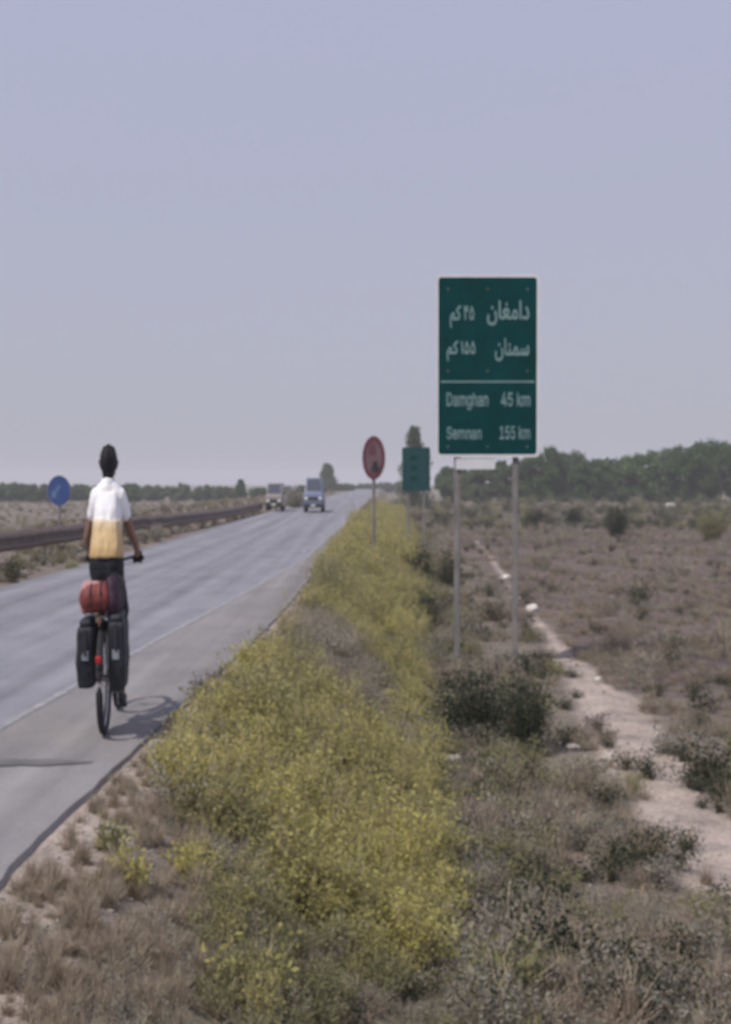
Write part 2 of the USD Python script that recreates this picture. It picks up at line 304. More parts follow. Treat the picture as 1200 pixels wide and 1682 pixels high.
def grass(seed, h=0.4, spread=0.2, n=90, w=0.006):
    rng = np.random.default_rng(seed); p = stems(rng, n, h, spread, 4, 0.8); p[:, 0] += np.c_[rng.normal(scale=0.3 * spread, size=(n, 2)), np.zeros(n)]
    s = rng.normal(size=(n, 3)); s[:, 2] = 0; s /= np.linalg.norm(s, axis=1, keepdims=True)
    wd = w * np.array([1, 0.8, 0.5, 0.05])
    v = np.stack([p - s[:, None] * wd[None, :, None], p + s[:, None] * wd[None, :, None]], 2).reshape(-1, 3)
    b = ((np.arange(n) * 8)[:, None] + (np.arange(3) * 2)[None]).reshape(-1, 1)
    return v, np.vstack([b + [0, 1, 3], b + [0, 3, 2]])

KINDS = {   # proto: generator of (stem mesh or None, leaf mesh), leaf material
    'yellow_weeds': (lambda s: weed(s, (0.5, 0.38, 0.6, 0.44)[s % 4], (0.22, 0.26, 0.17, 0.22)[s % 4], 34, (620, 520, 480, 700)[s % 4], (0.03, 0.04, 0.024, 0.034)[s % 4], (0.013, 0.017, 0.011, 0.013)[s % 4], (0.025, 0.02, 0.015, 0.035)[s % 4], (0.25, 0.15, 0.5, 0.3)[s % 4]), 'yellow_leaf'),
    'olive_weeds': (lambda s: weed(s, 0.42, 0.24, 26, 460, 0.035, 0.016, 0.03), 'olive_leaf'),
    'grey_scrub': (lambda s: weed(s, 0.36, 0.26, 30, 420, 0.032, 0.012, 0.03, 0.15), 'grey_leaf'),
    'brown_scrub': (lambda s: weed(s, 0.3, 0.26, 44, 260, 0.04, 0.008, 0.03, 0.1, 0.0035, 0.3), 'brown_leaf'),
    'dry_grass': (lambda s: (None, grass(s, 0.34, 0.16, 110, 0.0045)), 'dry_leaf'),
    'dark_scrub': (lambda s: weed(s, 0.42, 0.27, 30, 520, 0.04, 0.018, 0.035, 0.1), 'dark_leaf')}
SPOTS = {k: [] for k in KINDS}
def inside(poly, px, py):
    import shapely
    return shapely.contains_xy(Polygon(poly), px, py)
rng = np.random.default_rng(11)
YELLOW = [(628, 838), (660, 838), (678, 900), (690, 1000), (700, 1180), (722, 1420), (712, 1540), (630, 1590), (590, 1560), (560, 1720), (350, 1720), (350, 1480), (310, 1340), (265, 1260), (268, 1170), (340, 1075), (455, 1060), (490, 960), (560, 880)]
GREY1 = [(452, 985), (545, 1000), (640, 1120), (690, 1260), (610, 1180), (500, 1075)]
GREY2 = [(200, 1440), (320, 1440), (340, 1720), (60, 1720)]
# the weedy bank
N = 6200
yy = 2.6 * np.exp(rng.uniform(0, 1, N) ** 0.9 * math.log(115 / 2.6)); u = rng.uniform(0.08, 2.35, N) * np.interp(yy, [3, 20, 110], [1.0, 1.05, 1.35])
xx = u + edge_r(yy); zz = height(xx, yy); px, py = proj(np.stack([xx, yy, zz + 0.18], -1))
wob = 70 * (fbm(xx, yy, 1.1, 31) - 0.5) * np.clip(9 / yy, 0.2, 1.6); yel = inside(YELLOW, px + wob, py); gr1 = inside(GREY1, px, py) | inside(GREY2, px, py); pat = fbm(xx, yy, 1.3, 77)
for k in range(N):
    d, a = yy[k], rng.uniform()
    if u[k] < (0.34 if d < 7.2 else 0.27) and d < 24 and a > 0.6: continue
    near_gravel = u[k] < (0.55 if d < 7.2 else 0.3) + 0.25 * (pat[k] - 0.5)
    sc = rng.uniform(0.6, 1.15) * np.interp(d, [3, 8, 16, 28, 60, 100], [0.55, 0.9, 0.9, 1.35, 1.8, 1.8]) * (0.7 if d < 7 else 1)
    if u[k] < (0.34 if d < 7.2 else 0.27) and d < 24: kind = 'dry_grass'; sc *= 0.45
    elif yel[k]:
        kind = 'yellow_weeds' if a < 0.55 + (pat[k] - 0.5) * 2.8 - (0.1 if py[k] > 1480 else 0) else 'olive_weeds' if a < 0.66 else 'dry_grass' if a < 0.88 else 'grey_scrub'
        if gr1[k]: kind = 'grey_scrub' if a < 0.45 else 'dry_grass' if a < 0.8 else 'brown_scrub'
        if near_gravel: sc *= 0.7
        if near_gravel and a < 0.25: continue
    elif gr1[k]: kind = 'grey_scrub' if a < 0.55 else 'dry_grass' if a < 0.8 else 'brown_scrub'; sc *= 0.8
    elif near_gravel or (px[k] < 300 and d < 9):
        if a < 0.12: continue
        kind = 'dry_grass' if a < 0.85 else 'grey_scrub' if a < 0.95 else 'olive_weeds'; sc *= rng.uniform(0.3, 0.7)
    else:
        kind = 'grey_scrub' if a < 0.36 else 'brown_scrub' if a < 0.62 else 'dry_grass' if a < 0.76 else 'olive_weeds' if a < 0.92 else 'dark_scrub'; sc *= 0.75
    SPOTS[kind].append((xx[k], d, zz[k] - 0.02, sc))
# pale dry grass on the near verge
for k in range(700):
    y = rng.uniform(3.4, 7.6); x = edge_r(y) + 0.1 + rng.uniform(0, 0.75); h = float(height(x, y))
    if float(fbm(x, y, 2.2, 19)) > 0.44: SPOTS['dry_grass' if k % 5 else 'grey_scrub'].append((x, y, h - 0.015, rng.uniform(0.22, 0.5) * (0.6 if k % 5 == 0 else 1)))
# the field below
N = 15000
yy = 3.6 * np.exp(rng.uniform(0, 1, N) ** 0.75 * math.log(150 / 3.6)); xx = edge_r(yy) + 1.9 + rng.uniform(0, 1, N) * (0.33 * yy + 2.2)
zz = height(xx, yy); pat, pat2 = fbm(xx, yy, 0.9, 55), fbm(xx, yy, 0.35, 56)
path = np.interp(yy, [5, 9.5, 14, 18, 28, 38, 70], [2.0, 2.32, 2.62, 2.7, 3.1, 3.6, 5.0]); half = np.interp(yy, [5, 9, 14, 18, 24, 38], [0.0, 0.3, 0.48, 0.26, 0.12, 0.1])
for k in range(N):
    d, a = yy[k], rng.uniform()
    if abs(xx[k] - path[k]) < half[k] * (0.75 + (pat[k] - 0.5)) and a < 0.95: continue
    if pat[k] < 0.47 and a < 0.88: continue
    field = xx[k] - edge_r(d) > 3.6 and 13 < d < 75
    sc = rng.uniform(0.4, 1.0) * (1.5 if pat[k] > 0.6 else 1.0) * np.interp(d, [4, 12, 40, 150], [0.75, 0.75, 0.95, 2.2])
    if field: kind = 'brown_scrub' if a < 0.74 else 'grey_scrub' if a < 0.9 else 'dry_grass' if a < 0.96 else 'dark_scrub'; sc *= rng.uniform(0.55, 1.15)
    elif d > 75: kind = 'grey_scrub' if a < 0.3 else 'olive_weeds' if a < 0.45 else 'dry_grass' if a < 0.55 else 'dark_scrub'
    else: kind = 'grey_scrub' if a < 0.28 - (pat2[k] - 0.5) else 'brown_scrub' if a < 0.74 else 'olive_weeds' if a < 0.8 else 'dry_grass' if a < 0.93 else 'dark_scrub'
    SPOTS[kind].append((xx[k], d, zz[k] - 0.02, sc))
# the left verge and the plain beyond
N = 4200
yy = 16 * np.exp(rng.uniform(0, 1, N) * math.log(200 / 16)); xx = edge_l(yy) - 0.35 - rng.uniform(0, 1, N) ** 1.3 * (0.3 * yy + 3)
zz = height(xx, yy); pat = fbm(xx, yy, 0.5, 91)
for k in range(N):
    a = rng.uniform()
    if pat[k] < 0.46 and a < 0.7: continue
    kind = 'grey_scrub' if a < 0.3 else 'dry_grass' if a < 0.55 else 'olive_weeds' if a < 0.75 else 'brown_scrub' if a < 0.9 else 'dark_scrub'
    SPOTS[kind].append((xx[k], yy[k], zz[k] - 0.02, rng.uniform(0.4, 0.9) * np.interp(yy[k], [16, 60, 200], [0.8, 1.0, 2.4])))

STUFF = {'yellow_weeds': ('mass of yellow green weeds covering the roadside bank', 'weeds'), 'olive_weeds': ('small olive green weeds scattered over the ground', 'weeds'),
         'grey_scrub': ('grey green saltbush scrub scattered over bank and field', 'scrub'), 'brown_scrub': ('brown dead twiggy scrub over the field', 'scrub'),
         'dry_grass': ('tufts of straw coloured dry grass', 'grass'), 'dark_scrub': ('low dark green scrub dotted over the field', 'scrub')}
def instancer(name, spots, protos, label, cat, seed):
    path = '/World/' + name; pi = UsdGeom.PointInstancer.Define(stage, path); rng = np.random.default_rng(seed)
    for q, parts in enumerate(protos):
        UsdGeom.Xform.Define(stage, '%s/clump_%03d' % (path, q + 1))
        for nm, m, mt in parts: usdkit.mesh(stage, '%s/clump_%03d/%s' % (path, q + 1, nm), m, '/World/Looks/' + mt)
        pi.CreatePrototypesRel().AddTarget('%s/clump_%03d' % (path, q + 1))
    s = np.array(spots); n = len(s); az = rng.uniform(0, 2 * np.pi, n)
    pi.CreateProtoIndicesAttr(Vt.IntArray.FromNumpy(rng.integers(0, len(protos), n).astype(np.int32)))
    pi.CreatePositionsAttr(Vt.Vec3fArray.FromNumpy(s[:, :3].astype(np.float32)))
    pi.CreateScalesAttr(Vt.Vec3fArray.FromNumpy((s[:, 3:4] * rng.uniform(0.85, 1.2, (n, 3))).astype(np.float32)))
    pi.CreateOrientationsAttr(Vt.QuathArray([Gf.Quath(float(math.cos(a / 2)), 0.0, 0.0, float(math.sin(a / 2))) for a in az]))
    tag(pi.GetPrim(), label, cat, kind='stuff')
for j, (k, (gen, mt)) in enumerate(KINDS.items()):
    protos = []
    for q in range(4):
        st, lf = gen(100 * j + q)
        protos.append(([('stem', st, 'stem')] if st is not None else []) + [('leaf', lf, mt)])
    instancer(k, SPOTS[k], protos, *STUFF[k], 500 + j)

# loose gravel on the verge and the track
def pebble(seed):
    rng = np.random.default_rng(seed); m = trimesh.creation.icosphere(1, 1.0)
    v = m.vertices * rng.uniform(0.75, 1.2, (len(m.vertices), 1)) * np.array([1, rng.uniform(0.6, 0.95), rng.uniform(0.45, 0.7)]); return v, m.faces
sp = []
for k in range(5200):
    if k < 3400: y = 3 * math.exp(rng.uniform() * math.log(12)); x = edge_r(y) + 0.04 + abs(rng.normal(0, 0.32))
    else: y = rng.uniform(4, 20); x = np.interp(y, [5, 9.5, 14, 18], [2.0, 2.32, 2.62, 2.7]) + rng.normal(0, 0.4)
    sp.append((x, y, float(height(x, y)) + 0.002, 0.006 + 0.014 * rng.uniform() ** 4))
instancer('gravel', sp, [[('pebble', pebble(q), 'stone')] for q in range(4)], 'loose pale gravel along the road edge and the track', 'gravel', 77)

# plants one can point to: (column, foot row, width, height in photograph pixels), kind, look
def shrub(name, px, py, w, h, kind, label, group=None, seed=0, dens=1.0, at=None):
    p = ground_at(px, py) if at is None else np.array(at); s = p[1] / FOC; W, H = w * s, h * s
    t = thing(name, label, 'shrub' if 'shrub' in name or 'bush' in name else 'weed', p - [0, 0, 0.02], 0, group)
    big = max(1.0, p[1] / 22)
    dens *= 2.0 if kind == 'dark_leaf' else 1.0
    n = int(dens * np.clip(900 * (W * H) / 0.35 / big, 320, 3400))
    st, lf = weed(seed + 500 + int(px), H, W * 0.46, int(np.clip(n / 18, 18, 90)), n, 0.036 * big, 0.016 * big, 0.09 * min(W, H), 0.12, 0.0045 * big, 0.35)
    lf[0][:, 2] = np.maximum(lf[0][:, 2], 0.0)
    obj('stem', st, 'stem', t); obj('foliage', lf, kind, t)
    return t
shrub('dark_bush', 778, 1226, 150, 150, 'dark_leaf', 'large dark green bush growing in front of the big sign posts, left of a pair', dens=1.5)
shrub('dark_bush', 862, 1238, 105, 165, 'dark_leaf', 'tall dark bush in front of the right sign post, right of a pair', dens=2.0)
shrub('dark_shrub', 688, 968, 66, 86, 'dark_leaf', 'dark green shrub left of the sign post at the foot of the bank')
shrub('dark_shrub', 738, 980, 52, 96, 'dark_leaf', 'dark green shrub right behind the left sign post')
shrub('dark_shrub', 698, 1036, 74, 80, 'dark_leaf', 'dark shrub at the foot of the yellow bank, below the upper pair')
shrub('grey_shrub', 708, 1100, 70, 66, 'grey_leaf', 'grey green shrub just left of the large dark bush')
shrub('dark_shrub', 1165, 1295, 130, 105, 'dark_leaf', 'dark shrub beside the bare track at the right edge of the picture', dens=0.8)
shrub('grey_shrub', 1110, 1240, 110, 75, 'grey_leaf', 'grey green shrub on the far side of the bare track')
shrub('brown_shrub', 978, 1202, 62, 46, 'brown_leaf', 'small brown dead shrub in the middle of the bare track')
shrub('grey_shrub', 1162, 1580, 130, 110, 'grey_leaf', 'grey green shrub in the lower right corner')
shrub('grey_shrub', 1085, 1460, 80, 70, 'grey_leaf', 'small grey shrub at the near end of the bare track')
shrub('olive_shrub', 850, 1465, 60, 74, 'olive_leaf', 'olive shrub in the scrub, left one of the central pair')
shrub('olive_shrub', 925, 1475, 80, 78, 'olive_leaf', 'olive shrub in the scrub, right one of the central pair')
shrub('brown_shrub', 800, 1560, 120, 90, 'brown_leaf', 'wide purplish brown dead shrub in the lower middle scrub')
shrub('brown_shrub', 890, 1650, 120, 90, 'brown_leaf', 'brown dead shrub at the bottom edge right of the yellow weeds')
shrub('grey_shrub', 720, 1420, 90, 90, 'grey_leaf', 'grey green shrub at the right foot of the yellow weeds')
shrub('dark_shrub', 1030, 1610, 70, 90, 'dark_leaf', 'dark shrub above the rusty soil in the lower right')
shrub('dark_shrub', 1012, 884, 44, 62, 'dark_leaf', 'dark shrub standing alone at the far side of the field')
shrub('olive_shrub', 1170, 890, 70, 60, 'olive_leaf', 'olive shrub at the far right side of the field')
shrub('dark_shrub', 942, 868, 34, 34, 'dark_leaf', 'small dark shrub in front of the earth bank, middle of three')
shrub('dark_shrub', 880, 866, 34, 32, 'dark_leaf', 'small dark shrub in front of the earth bank, nearest the sign')
shrub('brown_shrub', 683, 866, 40, 34, 'brown_leaf', 'brown shrub at the top of the bank under the far green sign')
shrub('dark_shrub', 20, 957, 48, 52, 'dark_leaf', 'dark shrub on the verge left of the road')
shrub('olive_shrub', 118, 938, 34, 26, 'olive_leaf', 'small olive shrub on the left verge beside the cyclist')
shrub('grey_shrub', 256, 890, 44, 36, 'grey_leaf', 'grey shrub on the left verge right of the cyclist')
shrub('grey_shrub', 485, 836, 44, 40, 'grey_leaf', 'grey shrub on the left roadside beside the pickup')
for px_, py_, w_, h_, lab in [(415, 1240, 170, 185, 'tall yellow green weed clump at the edge of the road'), (322, 1320, 120, 125, 'yellow green weed clump by the shadow of the bicycle'),
        (560, 1290, 200, 170, 'broad yellow weed clump in the middle of the bank'), (660, 1450, 190, 210, 'bright yellow weed clump at the right side of the bank'),
        (470, 1480, 210, 190, 'yellow green weed clump in the lower middle of the bank'), (420, 1660, 200, 170, 'yellow green weed clump at the bottom edge of the picture'),
        (600, 1050, 120, 120, 'yellow weed clump half way along the bank'), (545, 1000, 110, 105, 'olive yellow weed clump at the road edge further along'),
        (640, 945, 80, 90, 'yellow weed clump at the far end of the bank'), (215, 1465, 110, 95, 'small yellow green weed clump alone on the gravel verge'), (180, 1400, 70, 75, 'small olive weed clump on the gravel verge near the road edge')]:
    shrub('weed_clump', px_, py_, w_, h_, 'olive_leaf' if 'olive' in lab else 'yellow_leaf', lab)

# stones and bits of pale litter
for q, (px_, py_, w_, lab) in enumerate([(830, 952, 20, 'pale stone between the two sign posts'), (874, 1004, 24, 'pale sandy stone just right of the sign post'), (982, 1118, 14, 'small white stone in the field above the track'),
        (1062, 1112, 16, 'small white stone in the field right of the other'), (978, 1300, 18, 'white stone lying on the bare track'), (740, 1262, 60, 'flat pinkish rock below the large dark bush'),
        (830, 1570, 16, 'white stone at the foot of the brown shrub'), (1092, 1568, 18, 'white stone in the lower right scrub'), (36, 945, 22, 'pale boulder on the verge left of the road'), (1100, 838, 26, 'whitish block on the far earth bank'),
        (940, 1232, 26, 'dark lump of stone on the near side of the track'), (1000, 1250, 30, 'pinkish stone on the bare track')]):
    p = ground_at(px_, py_); r = w_ * 0.5 * p[1] / FOC; v, f = pebble(900 + q); m = trimesh.Trimesh(v, f).subdivide()
    v = np.array(m.vertices); v = v * (1 + 0.25 * (meshkit.fbm(v * 1.7, 3, q)[:, None] - 0.5)) * np.array([1, 1, 1.1]) * r
    obj('stone', (v + p + [0, 0, r * 0.28], np.array(m.faces)), 'stone' if 'dark' in lab or 'pinkish' in lab else 'pale_stone', smooth=40, label=lab, cat='stone')

# ------------------------------------------------------------------ trees
def tree(name, label, px, foot, top, w, D, leaf='tree_leaf', shape='round', seed=0, group=None, gz=None):
    x = (px - 600) / FOC * D; z = float(height(x, D)); s = D / FOC; H = CAM_Z + (HOR - top) * s - z; W = w * s
    rng = np.random.default_rng(seed + 500 + int(px)); t = thing(name, label, 'tree', (x, D, z - 0.05), 0, group)
    th = 0.28 * H; r0 = 0.035 * H
    limbs = [tube([[0, 0, 0], [0.02 * H, 0, th * 0.6], [-0.01 * H, 0.01 * H, th * 1.6], [0.0, 0.0, H * 0.8]], [r0, r0 * 0.8, r0 * 0.55, r0 * 0.15], 8)]
    blobs = []
    nb = 64 if shape == 'round' else 26
    for q in range(nb):
        if shape == 'round':
            a = rng.uniform(0, 2 * np.pi); ph = rng.uniform(0.0, 1) ; rr = W * 0.52 * math.sqrt(max(0.0, 1 - abs((ph - 0.5) / 0.56) ** 2.2)) * rng.uniform(0.35, 0.85)
            c = np.array([math.cos(a) * rr, math.sin(a) * rr, H * (0.06 + 0.88 * ph)]); br = rng.uniform(0.09, 0.15) * min(W * 1.2, H)
        else:
            ph = q / nb; a = rng.uniform(0, 2 * np.pi); rr = W * 0.3 * (1 - ph ** 1.6) * rng.uniform(0.2, 1)
            c = np.array([math.cos(a) * rr, math.sin(a) * rr, H * (0.1 + 0.84 * ph)]); br = W * 0.24 * (1.15 - ph ** 2) ** 0.6
        blobs.append((c, br))
        if q % 3 == 0: limbs.append(tube([[0, 0, min(c[2] * 0.55, H * 0.6)], c * [0.5, 0.5, 0.8], c], [r0 * 0.4, r0 * 0.25, r0 * 0.08], 5))
    pts = []
    ls = max(0.05, 2.2 * s)
    for c, br in blobs:
        n = int(np.clip(34 * (br / ls) ** 2, 60, 200)); d = rng.normal(size=(n, 3)); d /= np.linalg.norm(d, axis=1, keepdims=True)
        pts.append(c + d * br * (rng.uniform(0.35, 1.12, (n, 1))) * [1, 1, 0.85])
    pts = np.vstack(pts); pts[:, 2] = np.maximum(pts[:, 2], 0.05 * H)
    obj('trunk', cat_(limbs), 'bark', t, smooth=50); obj('crown', leaf_quads(rng, pts, ls * 2.0, ls * 1.3, 0.2), leaf, t)
    return t
RT = [(748, 770, 62, 160, 0, 'seen between the two green signs'), (790, 768, 60, 150, 1, 'seen between the big sign posts'), (838, 762, 66, 158, 0, 'behind the right post of the big sign'),
      (892, 738, 66, 152, 0, 'the tall one just right of the big sign'), (934, 747, 66, 158, 1, 'second tree right of the big sign'), (972, 760, 64, 150, 0, 'lowest of the treeline right of the sign'),
      (1012, 757, 70, 160, 1, 'above the lone dark shrub'), (1052, 750, 70, 152, 0, 'in the middle of the right treeline'), (1092, 742, 76, 160, 1, 'left of the tallest trees on the right'),
      (1134, 734, 76, 154, 0, 'second tree from the right edge'), (1180, 724, 84, 158, 0, 'tallest tree at the right edge'), (1236, 720, 84, 160, 1, 'cut by the right edge of the picture')]
for x_, top_, w_, D_, k_, lab in RT:
    tree('broadleaf_tree', 'bushy ' + ('grey green' if k_ else 'dark green') + ' tree, ' + lab, x_, 830, top_ - 4, w_ * 1.22, D_, 'tree_leaf_grey' if k_ else 'tree_leaf', seed=3)
tree('tapering_tree', 'narrow pointed dark tree rising behind the far green sign', 680, 830, 691, 78, 120, 'tree_leaf_grey', 'cone', 8)
tree('tapering_tree', 'dark pointed tree at the end of the road behind the pickup', 538, 820, 762, 44, 260, 'tree_leaf', 'cone', 9)
tree('broadleaf_tree', 'low rounded tree at the far end of the road', 564, 820, 797, 44, 265, 'tree_leaf', seed=12)
tree('tapering_tree', 'small dark upright tree on the left skyline beyond the verge', 395, 830, 787, 22, 200, 'tree_leaf', 'cone', 14)
LT = [(-12, 792, 60, 0, 'cut by the left edge of the picture'), (28, 794, 56, 0, 'left of the blue sign'), (66, 797, 50, 1, 'just left of the blue sign'), (128, 796, 52, 0, 'between the blue sign and the cyclist'), (168, 800, 50, 1, 'behind the white shirt of the cyclist'),
      (214, 796, 48, 0, 'just right of the cyclist'), (252, 799, 52, 1, 'second tree right of the cyclist'), (292, 796, 50, 1, 'in the middle of the left skyline'), (334, 799, 52, 0, 'third tree left of the small upright tree'), (366, 800, 40, 1, 'beside the small upright tree'), (428, 802, 40, 0, 'right of the small upright tree'), (466, 801, 44, 1, 'behind the white van'), (505, 799, 40, 0, 'behind the blue pickup')]
for x_, top_, w_, k_, lab in LT:
    tree('low_tree', 'low ' + ('grey green' if k_ else 'dark green') + ' tree on the left skyline, ' + lab, x_, 832, top_, w_, 200 + (x_ * 7) % 23, 'tree_leaf_grey' if k_ else 'tree_leaf', seed=5)
for x_, top_, w_, lab in [(600, 797, 44, 'left of the round sign at the road end'), (632, 795, 40, 'right under the round sign'), (660, 792, 44, 'left of the far green sign')]:
    tree('low_tree', 'grey green tree at the road end, ' + lab, x_, 815, top_, w_, 330, 'tree_leaf_grey', seed=6)

# ------------------------------------------------------------------ signs
solid_mat('sign_green', (0.0014, 0.042, 0.044), 0.18, scale=3, rough=0.7, spec=0.02)
solid_mat('sign_green_far', (0.003, 0.05, 0.054), 0.1, scale=2, rough=0.5)
solid_mat('sign_white', (0.6, 0.61, 0.63), 0.08, scale=3, rough=0.45)
solid_mat('letter_white', (0.155, 0.25, 0.255), 0.2, scale=6, rough=0.5)
ramp_mat('galvanised', [(0.3, (0.15, 0.142, 0.135)), (0.7, (0.24, 0.228, 0.218))], scale=9, rough=0.65, metallic=0.1, stretch=(1, 1, 0.4))
solid_mat('sign_back', (0.33, 0.33, 0.34), rough=0.5, metallic=0.3)
solid_mat('sign_red', (0.12, 0.04, 0.05), 0.15, scale=4, rough=0.5)
solid_mat('sign_faded', (0.13, 0.085, 0.095), 0.12, scale=4, rough=0.6)
solid_mat('sign_dark', (0.03, 0.028, 0.035), 0.1, scale=4, rough=0.5)
solid_mat('sign_blue', (0.035, 0.07, 0.21), 0.12, scale=4, rough=0.45)
solid_mat('sign_pale_blue', (0.1, 0.16, 0.29), 0.1, scale=4, rough=0.5)
GLYPHS = {'damghan':[[[(203,26),(203,30),(207,36),(219,32),(230,34),(230,44),(219,61),(220,64),(228,68),(235,59),(241,47),(241,30),(234,23),(227,21),(210,22)]],[[(186,22),(185,89),(196,88),(197,21)]],[[(68,31),(66,88),(76,89),(78,79),(79,37),(81,33),(86,32),(100,34),(90,45),(90,52),(93,56),(105,62),(119,62),(124,60),(129,53),(129,46),(123,36),(123,33),(138,33),(141,36),(147,50),(152,55),(156,57),(165,57),(173,51),(176,45),(176,29),(171,23),(166,21),(154,22),(147,26),(139,21),(126,21),(111,26),(94,21),(76,22)],[(156,44),(152,35),(160,32),(167,34),(167,40),(162,46)],[(103,48),(111,40),(118,47),(114,51),(103,50)]],[[(105,72),(105,77),(109,81),(114,81),(118,77),(118,72),(114,68),(109,68)]],[[(0,17),(0,28),(3,38),(4,40),(8,40),(14,37),(11,22),(14,15),(26,11),(41,14),(47,24),(47,32),(41,48),(48,53),(52,52),(58,36),(58,21),(55,13),(49,6),(35,0),(21,0),(8,5),(3,10)]],[[(23,60),(23,65),(27,69),(32,69),(36,65),(36,60),(32,56),(27,56)]]],'semnan':[[[(66,88),(77,88),(79,37),(81,33),(95,33),(98,39),(99,49),(101,51),(110,49),(110,33),(124,33),(131,47),(137,54),(142,57),(152,57),(159,51),(168,33),(177,33),(179,35),(183,50),(193,47),(191,38),(192,33),(202,33),(204,36),(206,50),(209,51),(217,48),(215,34),(223,32),(228,36),(228,42),(223,58),(229,61),(234,61),(239,46),(239,33),(237,28),(232,23),(226,21),(216,21),(210,24),(203,21),(192,21),(185,25),(177,21),(167,21),(160,24),(157,20),(147,19),(134,27),(125,21),(111,21),(103,25),(94,21),(76,22),(68,31)],[(139,40),(146,31),(150,30),(153,31),(153,37),(147,46),(141,43)]],[[(95,65),(99,69),(104,69),(108,65),(108,60),(104,56),(99,56),(95,60)]],[[(0,17),(0,28),(3,38),(4,40),(8,40),(14,37),(11,22),(14,15),(26,11),(41,14),(47,24),(47,32),(41,48),(48,53),(52,52),(58,36),(58,21),(55,13),(49,6),(35,0),(21,0),(8,5),(3,10)]],[[(23,60),(23,65),(27,69),(32,69),(36,65),(36,60),(32,56),(27,56)]]],'n1':[[[(161,48),(163,68),(175,90),(173,96),(181,102),(191,90),(198,76),(202,61),(201,45),(198,40),(192,36),(185,36),(182,38),(178,36),(170,36),(165,39)],[(171,58),(172,48),(176,47),(178,54),(185,54),(186,48),(190,48),(190,63),(183,81),(174,69)]],[[(115,97),(118,100),(126,101),(130,88),(131,94),(135,99),(139,101),(152,100),(152,90),(142,90),(142,87),(146,85),(154,88),(156,78),(145,74),(132,74),(134,60),(134,37),(132,36),(123,37),(121,70)]],[[(0,29),(0,41),(5,55),(14,65),(27,72),(34,72),(39,69),(44,55),(49,48),(65,47),(74,49),(75,53),(73,58),(53,76),(53,84),(62,92),(86,104),(90,103),(93,96),(91,93),(66,80),(81,66),(86,57),(86,47),(81,40),(69,36),(47,36),(43,38),(36,34),(29,34),(23,36),(15,44),(12,44),(11,33),(17,3),(9,0),(6,1),(5,4)],[(21,56),(27,47),(33,45),(35,46),(35,51),(31,60),(23,58)]]],'n2':[[[(191,48),(193,68),(205,90),(203,96),(211,102),(221,90),(228,76),(232,61),(231,45),(228,40),(222,36),(215,36),(212,38),(208,36),(200,36),(195,39)],[(201,51),(206,47),(208,54),(215,54),(216,48),(220,48),(220,63),(213,81),(204,69),(201,59)]],[[(142,60),(146,73),(156,89),(154,96),(162,102),(172,90),(179,76),(183,61),(182,45),(179,40),(173,36),(166,36),(163,38),(159,36),(151,36),(146,39),(143,44)],[(152,51),(157,47),(159,54),(166,54),(167,48),(171,48),(171,63),(164,81),(155,69),(152,59)]],[[(115,97),(118,100),(126,101),(129,93),(134,61),(134,37),(132,36),(123,36),(120,77)]],[[(0,29),(0,41),(5,55),(14,65),(27,72),(34,72),(39,69),(44,55),(49,48),(65,47),(74,49),(75,53),(73,58),(53,76),(53,84),(62,92),(86,104),(90,103),(93,96),(91,93),(66,80),(81,66),(86,57),(86,47),(81,40),(69,36),(47,36),(43,38),(36,34),(29,34),(23,36),(15,44),(12,44),(11,33),(17,3),(9,0),(6,1),(5,4)],[(21,56),(27,47),(33,45),(35,46),(35,51),(31,60),(23,58)]]]}
def glyph(key): return unary_union([Polygon(g[0], g[1:]).buffer(0) for g in GLYPHS[key]])
def fit(poly, x0, x1, z0, z1):
    from shapely import affinity
    b = poly.bounds; sx, sz = (x1 - x0) / (b[2] - b[0]), (z1 - z0) / (b[3] - b[1])
    return affinity.affine_transform(poly, [sx, 0, 0, sz, x0 - b[0] * sx, z0 - b[1] * sz])
def fit_mesh(m, x0, x1, z0, z1, y, depth):
    v = np.array(m.vertices); b0, b1 = v.min(0), v.max(0)
    return np.stack([x0 + (v[:, 0] - b0[0]) / (b1[0] - b0[0]) * (x1 - x0), y + depth * (1 - (v[:, 2] - b0[2]) / (b1[2] - b0[2])), z0 + (v[:, 1] - b0[1]) / (b1[1] - b0[1]) * (z1 - z0)], 1), np.array(m.faces)
def round_rect(x0, x1, z0, z1, r): return sbox(x0 + r, z0 + r, x1 - r, z1 - r).buffer(r, quad_segs=6)

SD = 19.0; sc = SD / FOC
def sx(px): return (px - 800) * sc
def sz(py): return CAM_Z + (HOR - py) * sc
base = np.array([(800 - 600) * sc, SD, 0.0])
t = thing('distance_sign', 'large green road sign with two rows of Persian and two rows of Latin place names', 'road sign', base)
outer = round_rect(sx(715), sx(885), sz(751), sz(452), 0.05)
obj('backing_board', plate(outer, 0.0, 0.03), 'sign_back', t)
obj('white_border', plate(outer.difference(round_rect(sx(719.5), sx(880.5), sz(746.5), sz(457), 0.04)), -0.006, 0.006), 'sign_white', t)
obj('green_panel', plate(round_rect(sx(719.5), sx(880.5), sz(746.5), sz(457), 0.04), -0.004, 0.004), 'sign_green', t)
obj('divider_line', plate(sbox(sx(723), sz(629), sx(877), sz(626)), -0.008, 0.004), 'letter_white', t)
for nm, k, a in (('persian_name', 'damghan', (799, 868, 536, 494)), ('persian_name', 'semnan', (812, 868, 594, 556)), ('persian_distance', 'n1', (738, 778, 540, 502)), ('persian_distance', 'n2', (733, 780, 594, 560))):
    obj(nm, plate(fit(glyph(k), sx(a[0]), sx(a[1]), sz(a[2]), sz(a[3])), -0.008, 0.004), 'letter_white', t)
